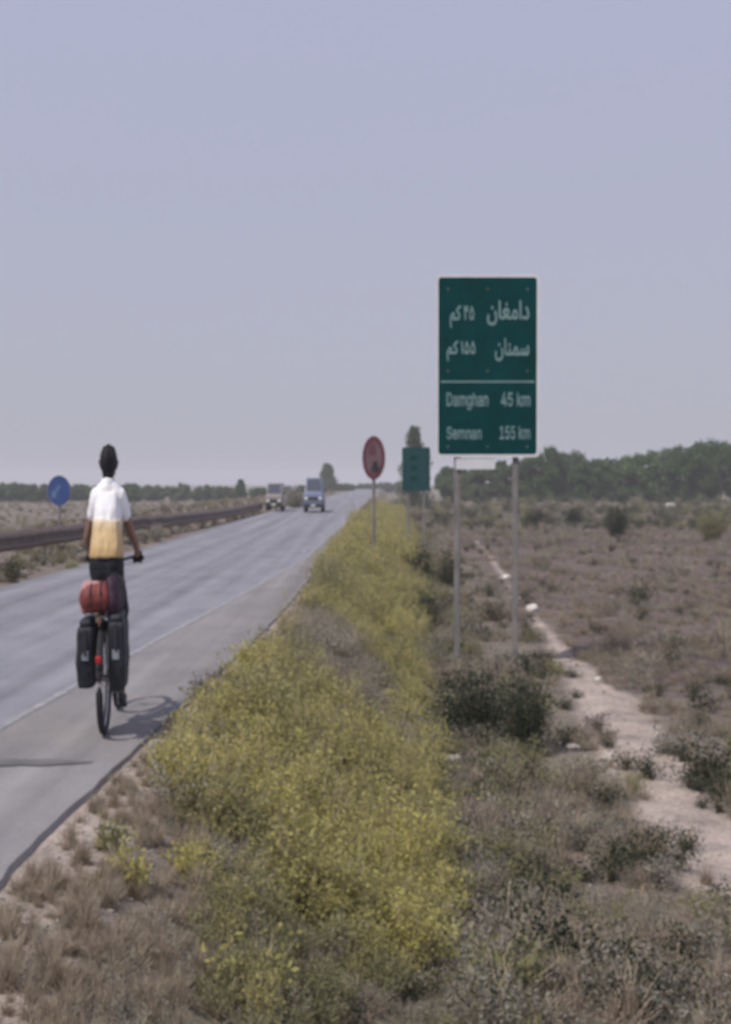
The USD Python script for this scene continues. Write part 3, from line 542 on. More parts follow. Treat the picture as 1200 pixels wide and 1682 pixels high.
for nm, k, a in (('latin_name', 'Damghan', (733, 801, 674, 645)), ('latin_name', 'Semnan', (733, 790, 722, 701)), ('latin_distance', '45 km', (822, 870, 668, 645)), ('latin_distance', '155 km', (820, 870, 722, 700))):
    obj(nm, fit_mesh(meshkit.text_mesh(k, 1.0, 0.05, True), sx(a[0]), sx(a[1]), sz(a[2]), sz(a[3]), -0.008, 0.004), 'letter_white', t)
for px_ in (735, 800, 865):
    for py_ in (476, 610, 734): obj('bolt', cyl((sx(px_), -0.011, sz(py_)), (sx(px_), -0.003, sz(py_)), 0.011, 10), 'galvanised', t)
for pxp in (751, 847):
    gz = float(height(base[0] + sx(pxp), SD + 0.08)) - 0.3
    obj('post', tm(rbox((sx(pxp), 0.075, (gz + sz(470)) / 2), (0.075, 0.075, sz(470) - gz), 0.01)), 'galvanised', t, smooth=40)
for py_ in (500, 600, 700):
    obj('cross_rail', tm(rbox((0, 0.034, sz(py_)), (sx(880) - sx(720), 0.012, 0.05), 0.004)), 'galvanised', t)
obj('lower_plate', plate(round_rect(sx(748), sx(813), sz(771), sz(752.5), 0.02), 0.005, 0.012), 'sign_white', t, label='plain white plate under the green board')

SD2 = 45.0; s2 = SD2 / FOC; b2 = np.array([(683 - 600) * s2, SD2, 0]); z2 = lambda py: CAM_Z + (HOR - py) * s2
t = thing('direction_sign', 'smaller green road sign further along, in front of a pointed tree', 'road sign', b2)
o2 = round_rect(-23 * s2, 23 * s2, z2(806), z2(735), 0.06)
obj('green_panel', plate(o2.buffer(-0.02), -0.004, 0.004), 'sign_green_far', t); obj('white_border', plate(o2.difference(o2.buffer(-0.02)), -0.005, 0.005), 'sign_green_far', t); obj('backing_board', plate(o2, 0.0, 0.03), 'sign_back', t)
for k in range(3): obj('text_line', plate(round_rect(-9 * s2, 2 * s2, z2(790 - 17 * k), z2(782 - 17 * k), 0.03), -0.006, 0.002), 'sign_green', t)
for xx_ in (-13, 13):
    gz = float(height(b2[0] + xx_ * s2, SD2)) - 0.3
    obj('post', tm(rbox((xx_ * s2, 0.07, (gz + z2(740)) / 2), (0.07, 0.07, z2(740) - gz), 0.01)), 'galvanised', t)

SD3 = 31.0; s3 = SD3 / FOC; b3 = np.array([(613.5 - 600) * s3, SD3, 0]); z3 = lambda py: CAM_Z + (HOR - py) * s3
def ell(rx, rz, cz): 
    a = np.linspace(0, 2 * np.pi, 49)[:-1]; return Polygon(np.c_[np.cos(a) * rx, np.sin(a) * rz + cz])
t = thing('round_road_sign', 'round faded red rimmed traffic sign on a post at the roadside', 'road sign', b3)
cz = z3(752)
obj('disc', plate(ell(19 * s3, 36 * s3, cz), 0, 0.02), 'sign_back', t)
obj('red_rim', plate(ell(18.5 * s3, 35.5 * s3, cz).difference(ell(13 * s3, 26 * s3, cz)), -0.006, 0.006), 'sign_red', t)
obj('sign_face', plate(ell(13 * s3, 26 * s3, cz), -0.003, 0.003), 'sign_faded', t)
car_ = unary_union([round_rect(-0.11, 0.11, 0, 0.13, 0.03), Polygon([(-0.08, 0.12), (-0.055, 0.23), (0.055, 0.23), (0.08, 0.12)])])
obj('pictogram', plate(unary_union([fit(car_, -8 * s3, 4 * s3, z3(748), z3(731)), ]), -0.006, 0.003), 'sign_red', t)
obj('pictogram', plate(fit(car_, -4 * s3, 9 * s3, z3(776), z3(758)), -0.006, 0.003), 'sign_dark', t)
gz = float(height(b3[0], SD3)) - 0.3
obj('post', tube([[0, 0.05, gz], [0, 0.05, z3(725)]], 0.035, 12), 'galvanised', t, smooth=40)
for q in (735, 768): obj('bracket', tm(rbox((0, 0.035, z3(q)), (0.16, 0.03, 0.03), 0.005)), 'galvanised', t)

SD4 = 40.0; s4 = SD4 / FOC; b4 = np.array([(97 - 600) * s4, SD4, 0]); z4 = lambda py: CAM_Z + (HOR - py) * s4
t = thing('blue_road_sign', 'round blue traffic sign with a pale arrow on the left verge', 'road sign', b4)
obj('disc', plate(ell(19 * s4, 25 * s4, z4(806)), 0, 0.02), 'sign_back', t); obj('sign_face', plate(ell(18.5 * s4, 24.5 * s4, z4(806)), -0.004, 0.004), 'sign_blue', t)
ar = Polygon([(-10, -12), (-10, 3), (-6, -1), (6, 12), (9, 8), (-2, -5), (2, -9)])
obj('arrow', plate(fit(ar, -12 * s4, 3 * s4, z4(819), z4(795)), -0.008, 0.004), 'sign_pale_blue', t)
gz = float(height(b4[0], SD4)) - 0.3
obj('post', tube([[0, 0.05, gz], [0, 0.05, z4(790)]], 0.04, 12), 'galvanised', t, smooth=40)

# ------------------------------------------------------------------ guard rail along the left verge
ramp_mat('rusty_rail', [(0.3, (0.1, 0.078, 0.07)), (0.7, (0.2, 0.155, 0.13))], scale=5, rough=0.7, metallic=0.2, stretch=(1, 1, 2))
gy = np.array([20, 27, 31, 36, 42, 50, 60, 78.0]); gx = np.array([-7.7, -7.15, -6.85, -6.5, -6.15, -5.85, -5.65, -5.55])
yy = np.linspace(20, 78, 60); pts = np.stack([np.interp(yy, gy, gx), yy], 1); tz = np.gradient(pts, axis=0); tz /= np.linalg.norm(tz, axis=1, keepdims=True); nrm = np.stack([tz[:, 1], -tz[:, 0]], 1)
prof = np.array([(0.0, -0.155), (0.03, -0.14), (0.085, -0.09), (0.085, -0.05), (0.02, -0.02), (0.02, 0.02), (0.085, 0.05), (0.085, 0.09), (0.03, 0.14), (0.0, 0.155), (-0.006, 0.15), (0.012, 0.02), (0.012, -0.02), (-0.006, -0.15)])
gz_ = height(pts[:, 0], pts[:, 1]) + 0.42 - 0.08 * smooth01((yy - 40) / 20)
v = np.stack([np.concatenate([pts + nrm * o, (gz_ + 1.3 * h)[:, None]], 1) for o, h in prof], 1); m_ = len(prof)
f = np.array([(i * m_ + a, (i + 1) * m_ + a, (i + 1) * m_ + (a + 1) % m_, i * m_ + (a + 1) % m_) for i in range(len(yy) - 1) for a in range(m_)])
t = thing('guard_rail', 'low dark rusty guard rail along the left verge of the road', 'guard rail')
obj('rail_beam', (v.reshape(-1, 3), f), 'rusty_rail', t, smooth=30)
for y_ in np.arange(20.5, 78, 3.6):
    x_ = float(np.interp(y_, gy, gx)) - 0.08; z_ = float(height(x_, y_))
    obj('post', tm(rbox((x_, y_, z_ + 0.22), (0.07, 0.11, 0.95), 0.008, 6)), 'rusty_rail', t)

# ------------------------------------------------------------------ vehicles coming down the road
solid_mat('pickup_blue', (0.12, 0.145, 0.23), 0.06, scale=2, rough=0.35, spec=0.5)
solid_mat('van_white', (0.21, 0.185, 0.165), 0.05, scale=2, rough=0.35, spec=0.5)
usdkit.material(stage, '/World/Looks/car_glass', {'a': ('principled_bsdf', {'base_color': (0.05, 0.06, 0.08), 'roughness': 0.08, 'specular_ior_level': 0.8})}, surface='a.BSDF')
solid_mat('rubber', (0.022, 0.022, 0.024), 0.2, scale=20, rough=0.8); solid_mat('dark_plastic', (0.03, 0.03, 0.034), 0.15, rough=0.6); solid_mat('steel', (0.45, 0.45, 0.46), 0.1, rough=0.35, metallic=0.8)
usdkit.material(stage, '/World/Looks/lamp_glass', {'a': ('principled_bsdf', {'base_color': (0.75, 0.75, 0.72), 'roughness': 0.1, 'specular_ior_level': 0.8})}, surface='a.BSDF')
solid_mat('plate_white', (0.6, 0.6, 0.58), 0.03)
def wheel_parts(t, name, c, r, w, q):
    ang = np.linspace(0, 2 * np.pi, 25)[:-1]
    pr = [(r * 0.6, -w / 2), (r * 0.93, -w / 2), (r, -w * 0.3), (r, w * 0.3), (r * 0.93, w / 2), (r * 0.6, w / 2)]
    v = np.array([[c[0] + o, c[1] + math.cos(a) * rr, c[2] + math.sin(a) * rr] for a in ang for rr, o in pr]); k = len(pr)
    f = [(i * k + a, i * k + (a + 1) % k, ((i + 1) % 24) * k + (a + 1) % k, ((i + 1) % 24) * k + a) for i in range(24) for a in range(k)]
    p = obj('wheel', (v, np.array(f)), 'rubber', t, smooth=30)
    obj('rim', cyl([c[0] - w * 0.42, c[1], c[2]], [c[0] + w * 0.42, c[1], c[2]], r * 0.6, 20), 'steel', p, smooth=40)
def vehicle(name, label, cat, px, foot, W, H, L, paint, kind):
    p = ground_at(px, foot); y = p[1]; x = (px - 600) / FOC * y; t = thing(name, label, cat, (x, y, 0.006))
    h = W / 2; lo = 0.32; belt = H * 0.55
    if kind == 'pickup':
        body = hull([(a * (h - 0.08), b, c, 0.07) for a in (-1, 1) for b, c in ((0.12, lo), (0.12, belt - 0.16), (0.75, belt - 0.02), (L * 0.47, lo), (L * 0.47, belt))], 12)
        cabp = [(0.55, belt - 0.04, h - 0.1), (1.0, H - 0.07, h - 0.17), (L * 0.42, H - 0.07, h - 0.17), (L * 0.46, belt - 0.04, h - 0.1)]
    else:
        body = hull([(a * (h - 0.08), b, c, 0.07) for a in (-1, 1) for b, c in ((0.12, lo), (0.12, belt - 0.1), (0.5, belt + 0.02), (L - 0.1, lo), (L - 0.1, belt + 0.05))], 12)
        cabp = [(0.3, belt - 0.04, h - 0.1), (0.85, H - 0.07, h - 0.14), (L - 0.2, H - 0.07, h - 0.14), (L - 0.1, belt - 0.04, h - 0.1)]
    obj('body', tm(body), paint, t, smooth=40)
    obj('cab', tm(hull([(a * w_, b, c, 0.06) for a in (-1, 1) for b, c, w_ in cabp], 12)), paint, t, smooth=40)
    (y0, z0, w0), (y1, z1, w1) = cabp[0], cabp[1]
    nv = np.array([0, -(z1 - z0), (y1 - y0)]); nv = nv / np.linalg.norm(nv)
    def scr(u, k): b = np.array([u * (w0 * (1 - k) + w1 * k), y0 + (y1 - y0) * k, z0 + (z1 - z0) * k]) + nv * 0.068; return b
    fr = [scr(-0.98, 0.16), scr(0.98, 0.16), scr(0.96, 0.94), scr(-0.96, 0.94)]
    obj('windscreen', (np.array(fr + [q_ - nv * 0.02 for q_ in fr]), np.array([(0, 1, 2), (0, 2, 3), (4, 6, 5), (4, 7, 6), (0, 4, 5), (0, 5, 1), (1, 5, 6), (1, 6, 2), (2, 6, 7), (2, 7, 3), (3, 7, 4), (3, 4, 0)])), 'car_glass', t)
    yb = cabp[2][0]
    for s_ in (-1, 1):
        q_ = [(s_ * (w0 + 0.05 - 0.01), y0 + 0.5, belt + 0.05), (s_ * (w0 + 0.05 - 0.01), yb - 0.05, belt + 0.05), (s_ * (w1 + 0.068), yb - 0.1, H - 0.16), (s_ * (w1 + 0.068), y1 + 0.25, H - 0.16)]
        q2 = [(a - s_ * 0.03, b, c) for a, b, c in q_]
        obj('side_window', (np.array(q_ + q2), np.array([(0, 1, 2), (0, 2, 3), (4, 6, 5), (4, 7, 6), (0, 4, 5), (0, 5, 1), (1, 5, 6), (1, 6, 2), (2, 6, 7), (2, 7, 3), (3, 7, 4), (3, 4, 0)])), 'car_glass', t)
        obj('headlight', tm(rbox((s_ * (h - 0.15), 0.055, belt - 0.26), (0.15, 0.05, 0.13), 0.02)), 'lamp_glass', t, smooth=40)
        mr = obj('wing_mirror', tm(rbox((s_ * (h + 0.06), y0 + 0.35, belt + 0.14), (0.08, 0.06, 0.16), 0.02)), 'dark_plastic', t)
        for yw in (0.75, L - 0.85): wheel_parts(t, 'wheel', (s_ * (h - 0.07), yw, 0.3), 0.3, 0.12, 1)
    gr = obj('grille', tm(rbox((0, 0.06, belt - 0.27), (W - 0.5, 0.05, 0.14), 0.015)), 'dark_plastic', t)
    obj('bumper', tm(rbox((0, 0.03, 0.36), (W - 0.02, 0.16, 0.2), 0.04)), 'dark_plastic', t, smooth=40)
    obj('number_plate', tm(rbox((0, -0.055, 0.36), (0.24, 0.01, 0.09), 0.003)), 'plate_white', t)
    if kind == 'pickup':
        fl = [rbox((0, L * 0.74, 0.62), (W - 0.06, L * 0.5, 0.06), 0.02)] + [rbox((s_ * (h - 0.05), L * 0.74, 0.82), (0.04, L * 0.5, 0.4), 0.015) for s_ in (-1, 1)] + [rbox((0, L * 0.98, 0.82), (W - 0.06, 0.04, 0.4), 0.015), rbox((0, L * 0.5, 0.86), (W - 0.06, 0.04, 0.5), 0.015)]
        obj('cargo_bed', cat_([tm(q_) for q_ in fl]), paint, t)
    obj('underframe', tm(rbox((0, L / 2, 0.3), (W - 0.3, L - 0.6, 0.12), 0.02)), 'dark_plastic', t)
    return t
vehicle('pickup_truck', 'blue pickup truck coming towards the camera at the far end of the road', 'pickup truck', 514, 845, 1.02, 1.78, 4.4, 'pickup_blue', 'pickup')
vehicle('white_van', 'small dusty tan van at the left road edge, beside the pickup', 'van', 449, 843, 0.9, 1.5, 3.9, 'van_white', 'van')

# ------------------------------------------------------------------ touring bicycle, its bags and its rider (all seen from behind)
solid_mat('bike_frame', (0.03, 0.035, 0.045), 0.1, rough=0.35, spec=0.5); solid_mat('alloy', (0.35, 0.35, 0.36), 0.1, rough=0.4, metallic=0.85)
solid_mat('pannier_black', (0.014, 0.017, 0.024), 0.3, scale=9, rough=0.65, spec=0.4, bump=0.3, bump_scale=30); solid_mat('reflective_grey', (0.22, 0.25, 0.28), 0.1, rough=0.4)
solid_mat('bag_red', (0.17, 0.042, 0.038), 0.3, scale=8, rough=0.6, bump=0.3, bump_scale=20); solid_mat('bag_pink', (0.42, 0.22, 0.22), 0.12, scale=8, rough=0.6); solid_mat('bag_dark', (0.03, 0.014, 0.028), 0.3, scale=8, rough=0.65, bump=0.3, bump_scale=24)
solid_mat('skin', (0.23, 0.13, 0.09), 0.08, scale=12, rough=0.55); solid_mat('hair', (0.012, 0.011, 0.014), 0.3, scale=30, rough=0.7); solid_mat('shirt_white', (0.8, 0.8, 0.82), 0.04, scale=6, rough=0.85, bump=0.25, bump_scale=14)
usdkit.material(stage, '/World/Looks/shirt_tan', {'g': ('texture_coordinate', {}), 's': ('separate_xyz', {}), 'n': ('noise_texture', {'scale': 7.0, 'detail': 3.0}), 'h': ('math', {'math_type': 'multiply_add', 'value2': 0.08}),
    'm': ('map_range', {'from_min': 1.13, 'from_max': 1.39, 'to_min': 0.0, 'to_max': 1.0, 'clamp': True}), 'r': ('rgb_ramp', {'ramp': [(0.0, (0.46, 0.32, 0.15)), (0.6, (0.54, 0.4, 0.22)), (1.0, (0.7, 0.62, 0.5))]}), 'p': ('principled_bsdf', {'roughness': 0.85})},
    [('g.object', 's.vector'), ('g.object', 'n.vector'), ('n.fac', 'h.value1'), ('s.z', 'h.value3'), ('h.value', 'm.value'), ('m.result', 'r.fac'), ('r.color', 'p.base_color')], surface='p.BSDF')
solid_mat('shorts_black', (0.011, 0.011, 0.016), 0.3, scale=9, rough=0.8); solid_mat('glove_dark', (0.02, 0.016, 0.024), 0.2, rough=0.7)
solid_mat('lamp_red', (0.35, 0.02, 0.02), 0.1, rough=0.25)
Q = 0.57                                                      # the whole place is narrow across the road in the photograph
BX, BY = (176 - 600) / FOC * 9.05, 8.92
LOC = (BX, BY, 0.006); ROT = 5.0
def Qm(m): return squeeze(m, Q)
bike = thing('touring_bicycle', 'loaded touring bicycle ridden away along the road shoulder', 'bicycle', LOC, ROT)
RH, FH, BB, WR = (0, 0.0, 0.345), (0, 1.06, 0.345), (0, 0.45, 0.28), 0.345
for (c, nm) in ((RH, 'rear'), (FH, 'front')):
    a = np.linspace(0, 2 * np.pi, 41)[:-1]; ring = lambda r: np.stack([0 * a, c[1] + np.cos(a) * r, c[2] + np.sin(a) * r], 1)
    w = obj('wheel', Qm(tube(ring(WR - 0.042), 0.012, 8, True)), 'alloy', bike, smooth=40, label=nm + ' wheel')
    obj('tyre', tube(ring(WR - 0.022), 0.021, 10, True), 'rubber', w, smooth=60)
    obj('hub', Qm(cyl((-0.05, c[1], c[2]), (0.05, c[1], c[2]), 0.022, 12)), 'alloy', w, smooth=40)
    sp_ = []
    for k in range(28):
        b = k / 28 * 2 * np.pi; s_ = 0.03 if k % 2 else -0.03
        sp_.append(tube([[s_, c[1] + 0.02 * math.cos(b + 1.2 * (-1) ** (k // 2)), c[2] + 0.02 * math.sin(b + 1.2 * (-1) ** (k // 2))], [0, c[1] + (WR - 0.05) * math.cos(b), c[2] + (WR - 0.05) * math.sin(b)]], 0.0014, 4))
    obj('spokes', Qm(cat_(sp_)), 'alloy', w)
    mg = np.linspace(-0.35 if nm == 'front' else 0.3, 2.6 if nm == 'front' else 3.55, 22); ro, ri = WR + 0.018, WR + 0.014
    vv = np.array([[x_, c[1] - math.cos(b) * r_, c[2] + math.sin(b) * r_] for b in mg for x_, r_ in ((-0.032, ri - 0.012), (0, ro), (0.032, ri - 0.012), (0, ri))])
    obj('mudguard', Qm((vv, np.array([(i * 4 + k, (i + 1) * 4 + k, (i + 1) * 4 + (k + 1) % 4, i * 4 + (k + 1) % 4) for i in range(21) for k in range(4)]))), 'dark_plastic', bike, smooth=50, label=nm + ' mudguard')
ST, HT, HB = (0, 0.25, 0.84), (0, 0.86, 0.86), (0, 0.91, 0.70)
obj('frame', Qm(cat_([tube(p, r, 10) for p, r in (((BB, ST), 0.016), ((ST, HT), 0.015), ((BB, HB), 0.018), ((HB, HT), 0.019), (((0.02, *BB[1:]), (0.062, *RH[1:])), 0.01), (((-0.02, *BB[1:]), (-0.062, *RH[1:])), 0.01),
    (((0.015, 0.25, 0.82), (0.062, *RH[1:])), 0.009), (((-0.015, 0.25, 0.82), (-0.062, *RH[1:])), 0.009))])), 'bike_frame', bike, smooth=40)
obj('fork', Qm(cat_([tube([(s_ * 0.035, 0.925, 0.69), (s_ * 0.05, 0.97, 0.52), (s_ * 0.055, 1.06, 0.345)], 0.011, 8) for s_ in (-1, 1)] + [tube([(-0.04, 0.923, 0.69), (0.04, 0.923, 0.69)], 0.015, 8)])), 'bike_frame', bike, smooth=40)
obj('seat_post', Qm(tube([ST, (0, 0.215, 0.95)], 0.013, 10)), 'alloy', bike, smooth=40)
obj('saddle', Qm(tm(Manifold.batch_hull([sph((s_ * 0.07, 0.10, 0.965), 0.022, 12) for s_ in (-1, 1)] + [sph((s_ * 0.06, 0.17, 0.965), 0.02, 12) for s_ in (-1, 1)] + [sph((0, 0.34, 0.962), 0.018, 12)]))), 'dark_plastic', bike, smooth=40)
obj('stem', Qm(cat_([tube([HT, (0, 0.84, 0.99)], 0.016, 10), tube([(0, 0.84, 0.99), (0, 0.90, 1.02)], 0.015, 10)])), 'alloy', bike, smooth=40)
HBZ = 1.04
hb = obj('handlebar', Qm(tube([(-0.31, 0.80, HBZ), (-0.2, 0.84, HBZ + 0.005), (-0.06, 0.895, 1.02), (0.06, 0.895, 1.02), (0.2, 0.84, HBZ + 0.005), (0.31, 0.80, HBZ)], 0.0125, 10)), 'bike_frame', bike, smooth=40)
for s_ in (-1, 1):
    obj('grip', Qm(tube([(s_ * 0.215, 0.834, HBZ + 0.004), (s_ * 0.335, 0.792, HBZ)], 0.0165, 10)), 'dark_plastic', hb, smooth=40)
    obj('brake_lever', Qm(tube([(s_ * 0.19, 0.86, HBZ - 0.005), (s_ * 0.23, 0.885, HBZ - 0.02), (s_ * 0.31, 0.86, HBZ - 0.035)], 0.006, 8)), 'alloy', hb, smooth=40)
cr = obj('crankset', Qm(cat_([cyl((0.05, *BB[1:]), (0.056, *BB[1:]), 0.085, 28), tube([(0.075, 0.45, 0.28), (0.085, 0.47, 0.115)], 0.011, 8), tube([(-0.075, 0.45, 0.28), (-0.085, 0.43, 0.445)], 0.011, 8), cyl((-0.075, *BB[1:]), (0.075, *BB[1:]), 0.018, 12)])), 'alloy', bike, smooth=40)
obj('pedal', Qm(tm(rbox((0.135, 0.475, 0.11), (0.09, 0.08, 0.022), 0.006))), 'dark_plastic', bike); obj('pedal', Qm(tm(rbox((-0.135, 0.425, 0.45), (0.09, 0.08, 0.022), 0.006))), 'dark_plastic', bike)
ca = [(0.053, 0.45 + 0.085 * math.cos(b), 0.28 + 0.085 * math.sin(b)) for b in np.linspace(-1.6, 1.6, 12)] + [(0.053, 0.0 + 0.035 * -math.sin(b), 0.345 + 0.035 * math.cos(b)) for b in np.linspace(0, math.pi, 8)]
obj('chain', Qm(tube(np.array(ca), 0.005, 5, True)), 'alloy', bike)
obj('rear_rack', Qm(cat_([tube([(s_ * 0.06, 0.2, 0.74), (s_ * 0.06, -0.22, 0.74)], 0.006, 6) for s_ in (-1, 1)] + [tube([(s_ * 0.065, 0.0, 0.36), (s_ * 0.065, yq, 0.74)], 0.006, 6) for s_ in (-1, 1) for yq in (-0.18, 0.02)] + [tube([(-0.06, yq, 0.74), (0.06, yq, 0.74)], 0.006, 6) for yq in (-0.22, -0.1, 0.05, 0.2)])), 'bike_frame', bike)
obj('rear_light', Qm(tm(rbox((0, -0.36, 0.5), (0.06, 0.03, 0.045), 0.01))), 'lamp_red', bike, smooth=40)

def wrinkled(m, amp=0.006, s=9.0, seed=0, res=0.02):
    """The cloth's creases and sags."""
    v, f = tm(m.refine_to_length(res)) if hasattr(m, 'refine_to_length') else (np.array(m.vertices), np.array(m.faces))
    t = trimesh.Trimesh(v, f, process=False); n = np.array(t.vertex_normals)
    a = meshkit.fbm(v * np.array([s, s, s * 0.55]), 3, seed); a = 1 - abs(a - 0.5) * 4
    return v + n * (a * amp)[:, None], f
def pannier(s_, label, z0, z1, w):
    t = thing('pannier', label, 'pannier', LOC, ROT)
    x0 = s_ * 0.075; x1 = s_ * (0.075 + w)
    body = Manifold.batch_hull([sph((a, b, c), 0.028, 12) for a in (x0 + s_ * 0.03, x1 - s_ * 0.03) for b, c in ((-0.2, z1 - 0.08), (0.12, z1 - 0.08), (-0.17, z0 + 0.03), (0.1, z0 + 0.03))] + [sph((x1 - s_ * 0.02, b, (z0 + z1) / 2 - 0.06), 0.035, 12) for b in (-0.19, 0.1)])
    obj('body', Qm(wrinkled(body, 0.007, 10, 3 + s_)), 'pannier_black', t, smooth=50)
    rt = hull([((x0 + x1) / 2 - 0.035, -0.19, z1 - 0.035, 0.03), ((x0 + x1) / 2 + 0.035, -0.19, z1 - 0.03, 0.03), ((x0 + x1) / 2 - 0.035, 0.11, z1 - 0.035, 0.03), ((x0 + x1) / 2 + 0.035, 0.11, z1 - 0.03, 0.03)], 12)
    obj('roll_top', Qm(tm(rt)), 'pannier_black', t, smooth=50)
    for yq in (-0.237,):
        obj('strap', Qm(tm(rbox(((x0 + x1) / 2, yq, z1 - 0.14), (0.028, 0.006, 0.16), 0.002))), 'dark_plastic', t)
    obj('reflector_patch', Qm(tm(rbox(((x0 + x1) / 2, -0.2285, (z0 + z1) / 2 - 0.01), (0.07, 0.008, 0.06), 0.003))), 'reflective_grey', t)
pannier(-1, 'black left pannier bag hanging lower on the bicycle', 0.31, 0.73, 0.17)
pannier(1, 'black right pannier bag under the dark roll', 0.29, 0.76, 0.165)
tr = thing('dry_bag', 'red rolled bag strapped across the left of the bicycle rack', 'bag', LOC, ROT)
obj('roll', Qm(wrinkled(hull([(-0.14, -0.16, 0.845, 0.085), (0.02, -0.15, 0.85, 0.085), (-0.14, -0.06, 0.86, 0.085), (0.02, -0.06, 0.86, 0.08)], 20), 0.007, 12, 8)), 'bag_red', tr, smooth=60)
obj('end_flap', Qm(tm(hull([(-0.16, -0.165, 0.9, 0.05), (-0.17, -0.06, 0.9, 0.05), (-0.17, -0.165, 0.8, 0.05), (-0.04, -0.15, 0.925, 0.025)], 14))), 'bag_pink', tr, smooth=60)
for xq in (-0.1, 0.0): obj('strap', Qm(tube([(xq, -0.11 + 0.142 * math.cos(b) , 0.853 + 0.096 * math.sin(b)) for b in np.linspace(0, 2 * np.pi, 21)[:-1]], 0.008, 5, True)), 'dark_plastic', tr)
td = thing('stuff_sack', 'dark plum sack strapped to the right of the red bag', 'bag', LOC, ROT)
obj('roll', Qm(wrinkled(hull([(0.1, -0.12, 0.9, 0.075), (0.14, 0.1, 0.9, 0.07), (0.12, -0.14, 0.82, 0.08), (0.13, 0.1, 0.82, 0.075)], 20), 0.007, 12, 9)), 'bag_dark', td, smooth=60)
obj('strap', Qm(tube([(0.12 + 0.093 * math.cos(b), -0.05, 0.86 + 0.128 * math.sin(b)) for b in np.linspace(0, 2 * np.pi, 21)[:-1]], 0.007, 5, True)), 'dark_plastic', td)

# the rider: joints with radii, every bone the hull of two spheres
J = dict(pelvis=(0, 0.215, 1.02, 0.125), waist=(0, 0.25, 1.15, 0.118), chest=(0, 0.31, 1.32, 0.13), upper=(0, 0.33, 1.44, 0.105), neck0=(0, 0.335, 1.515, 0.058), neck1=(0, 0.35, 1.585, 0.053))
def bone(a, b, n=16): return hull([a, b], n)
def wide(p, dx, r, n=16): return [(p[0] - dx, p[1], p[2], r), (p[0] + dx, p[1], p[2], r)]
def torso(g=0.0):
    return [hull(wide(J['pelvis'], 0.075, 0.108 + g) + wide(J['waist'], 0.06, 0.096 + g)), hull(wide(J['waist'], 0.06, 0.096 + g) + wide(J['chest'], 0.065, 0.105 + g)), hull(wide(J['chest'], 0.065, 0.105 + g) + wide(J['upper'], 0.09, 0.07 + g)), hull(wide((0, 0.33, 1.455), 0.115, 0.056 + g) + [(0, 0.335, 1.5, 0.06 + g)])]
slim = lambda ms, k=0.8: [m_.scale([k, 1, 1]) for m_ in ms]
ARM, LEG, HAND, bones = {}, {}, {}, slim(torso())
for s_ in (-1, 1):
    ARM[s_] = [(s_ * 0.13, 0.335, 1.445, 0.05), (s_ * 0.25, 0.44, 1.2, 0.04), (s_ * 0.272, 0.735, 1.075, 0.029)]
    bones += [bone(ARM[s_][0], ARM[s_][1]), bone(ARM[s_][1], (s_ * 0.27, 0.52, 1.165, 0.041)), bone((s_ * 0.27, 0.52, 1.165, 0.041), ARM[s_][2])]
LEG[1] = [(0.09, 0.23, 0.99, 0.095), (0.125, 0.60, 0.62, 0.06), (0.128, 0.40, 0.21, 0.04)]
LEG[-1] = [(-0.09, 0.23, 0.99, 0.095), (-0.125, 0.66, 0.86, 0.06), (-0.128, 0.36, 0.545, 0.04)]
for s_ in (-1, 1):
    a, b, c = LEG[s_]; m_ = np.array(b[:3]) * 0.62 + np.array(c[:3]) * 0.38 + np.array([0, -0.03, 0])
    bones += [bone(a, b), bone(b, (*m_, 0.056)), bone((*m_, 0.056), c)]
    heel, ball, toe = ((0.13, 0.37, 0.155, 0.03), (0.135, 0.5, 0.145, 0.028), (0.137, 0.57, 0.145, 0.022)) if s_ > 0 else ((-0.13, 0.325, 0.49, 0.03), (-0.135, 0.45, 0.487, 0.028), (-0.137, 0.52, 0.487, 0.022))
    HAND['foot', s_] = (heel, ball, toe); bones += [hull([c, heel]), hull([heel, ball]), hull([ball, toe]), hull([c, ball])]
def hand(s_, g=0.0):
    wr = ARM[s_][2]; gx_ = 0.272; out = []
    gy_, gz0 = 0.812, HBZ + 0.002
    kn = [(s_ * (gx_ + d), gy_ - 0.002 - d * 0.35 * 1, gz0 + 0.034, 0.0125 + g) for d in (-0.034, -0.012, 0.011, 0.032)]
    out.append(hull([(wr[0], wr[1], wr[2], 0.026 + g)] + [(k[0], k[1] - 0.012, k[2] - 0.003, 0.0135 + g) for k in kn]))
    for q_, k in enumerate(kn):
        ln = (0.95, 1.05, 1.0, 0.82)[q_]; cy, cz_ = k[1] + 0.004, gz0
        chain = [k] + [(k[0], cy + 0.03 * math.sin(b) , cz_ + 0.028 * math.cos(b), 0.0098 - 0.0008 * i_ + g) for i_, b in enumerate((0.75 * ln, 1.6 * ln, 2.5 * ln, 3.2 * ln))]
        out += [bone(chain[i_], chain[i_ + 1], 10) for i_ in range(4)]
    th_ = [(s_ * (gx_ - 0.03), gy_ - 0.035, gz0 + 0.018, 0.0135 + g), (s_ * (gx_ - 0.052), gy_ - 0.022, gz0 - 0.008, 0.0115 + g), (s_ * (gx_ - 0.05), gy_ + 0.006, gz0 - 0.03, 0.0098 + g)]
    return out + [bone(th_[0], th_[1], 10), bone(th_[1], th_[2], 10)]
for s_ in (-1, 1): bones += hand(s_)
HC = np.array([0, 0.375, 1.668])
